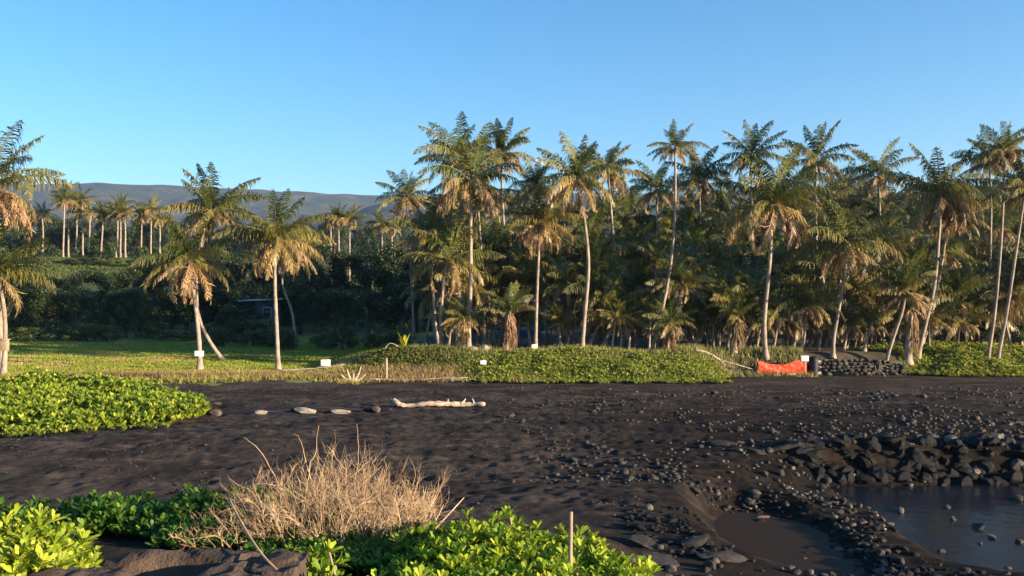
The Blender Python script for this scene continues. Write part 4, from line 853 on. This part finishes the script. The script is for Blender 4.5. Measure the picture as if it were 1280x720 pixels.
# blue tarp shelter in the grove
p = P(652, 428, 68); p.z = g1(p.x, p.y); root = empty('tarp_shelter', p, 'low blue tarp shelter in deep shade behind the dune', 'shelter')
nx = 24; U, Wv = np.meshgrid(np.linspace(-1, 1, nx), np.linspace(-1, 1, nx), indexing='ij'); z = 1.25-.5*abs(Wv)-.08*U**2+.05*vnoise(U, Wv, .3, 4)
i = np.arange(nx*nx).reshape(nx, nx); q = np.stack([i[:-1, :-1], i[1:, :-1], i[1:, 1:], i[:-1, 1:]], -1).reshape(-1, 4)
mb = MB(); mb.add(np.stack([U*1.5, Wv*1.1, z], -1).reshape(-1, 3), q); o = mb.obj('tarp', M['tarp'], root, smooth=True); m_ = o.modifiers.new('t', 'SOLIDIFY'); m_.thickness = .02
for xx in (-1.45, 1.45):
    mb = MB(); tube(mb, [(xx, 0, -.1), (xx, 0, .6), (xx, 0, 1.15)], .03, 6); mb.obj('pole', M['wood'], root, smooth=True)

# ------------------------------------------------------------------ water
def pond(name, x0, x1, y0, y1, z, mat):
    mb = MB(); v = [[x0, y0, z], [x1, y0, z], [x1, y1, z], [x0, y1, z]]; mb.add(v, [[0, 1, 2, 3]]); tag(mb.obj(name, mat), kind='structure')
pond('tide_pool_water', 8.6, 46, 15, 29.2, WATER, M['water'])
pond('brown_puddle', 3.6, 8.58, 17, 27, WATER+.004, M['mudwater'])

# ------------------------------------------------------------------ haze
HAZE = 0.00010
mb = MB(); box(mb, (-9000, -7500, -6), (9000, 7500, 640)); m, nt, b = new_mat('haze_air'); nt.nodes.remove(b)
pv = N(nt, 'ShaderNodeVolumePrincipled'); pv.inputs['Color'].default_value = (.45, .66, 1.0, 1); pv.inputs['Density'].default_value = HAZE; pv.inputs['Anisotropy'].default_value = .2
nt.links.new(pv.outputs[0], nt.nodes['Material Output'].inputs['Volume']); tag(mb.obj('haze', m), kind='stuff', label='thin blue haze filling the air to the mountains', cat='haze')

# ------------------------------------------------------------------ light and camera
SUN_EL = R(10.5); sx, sy = .90, -.436; az = math.atan2(sx, sy)   # compass angle from +Y clockwise
w = bpy.data.worlds.new('World'); S.world = w; w.use_nodes = True; nt = w.node_tree
sky = nt.nodes.new('ShaderNodeTexSky'); sky.sky_type = 'NISHITA'; sky.sun_disc = False; sky.sun_elevation = SUN_EL; sky.sun_rotation = az
sky.altitude = 0; sky.air_density = 1.0; sky.dust_density = .15; sky.ozone_density = 3.0
hsn = nt.nodes.new('ShaderNodeHueSaturation'); hsn.inputs['Saturation'].default_value = 1.27; nt.links.new(sky.outputs[0], hsn.inputs['Color'])
bg = nt.nodes['Background']; bg.inputs['Strength'].default_value = .071; nt.links.new(hsn.outputs[0], bg.inputs['Color'])
l = bpy.data.lights.new('Sun', 'SUN'); l.energy = 5.0; l.angle = R(.5); l.color = (1, .79, .54)
so = bpy.data.objects.new('Sun', l); C.objects.link(so)
dv = Vector((sx*math.cos(SUN_EL), sy*math.cos(SUN_EL), math.sin(SUN_EL))); so.rotation_euler = dv.to_track_quat('Z', 'Y').to_euler(); so.location = (60, -30, 40)
cd = bpy.data.cameras.new('Camera'); co = bpy.data.objects.new('Camera', cd); C.objects.link(co)
co.location = (0, 0, EYE); co.rotation_euler = (R(90), 0, 0); cd.sensor_width = 36; cd.lens = 36*F/1280
cd.shift_y = (HY-360)/1280; cd.clip_start = .1; cd.clip_end = 20000
S.camera = co
S.render.resolution_x = 1024; S.render.resolution_y = 576
vs = S.view_settings; vs.view_transform = 'Standard'; vs.look = 'None'; vs.gamma = 1; vs.exposure = 2.02; vs.use_curve_mapping = False
S.render.engine = 'CYCLES'
S.cycles.volume_bounces = 0; S.cycles.max_bounces = 6; S.cycles.transparent_max_bounces = 8
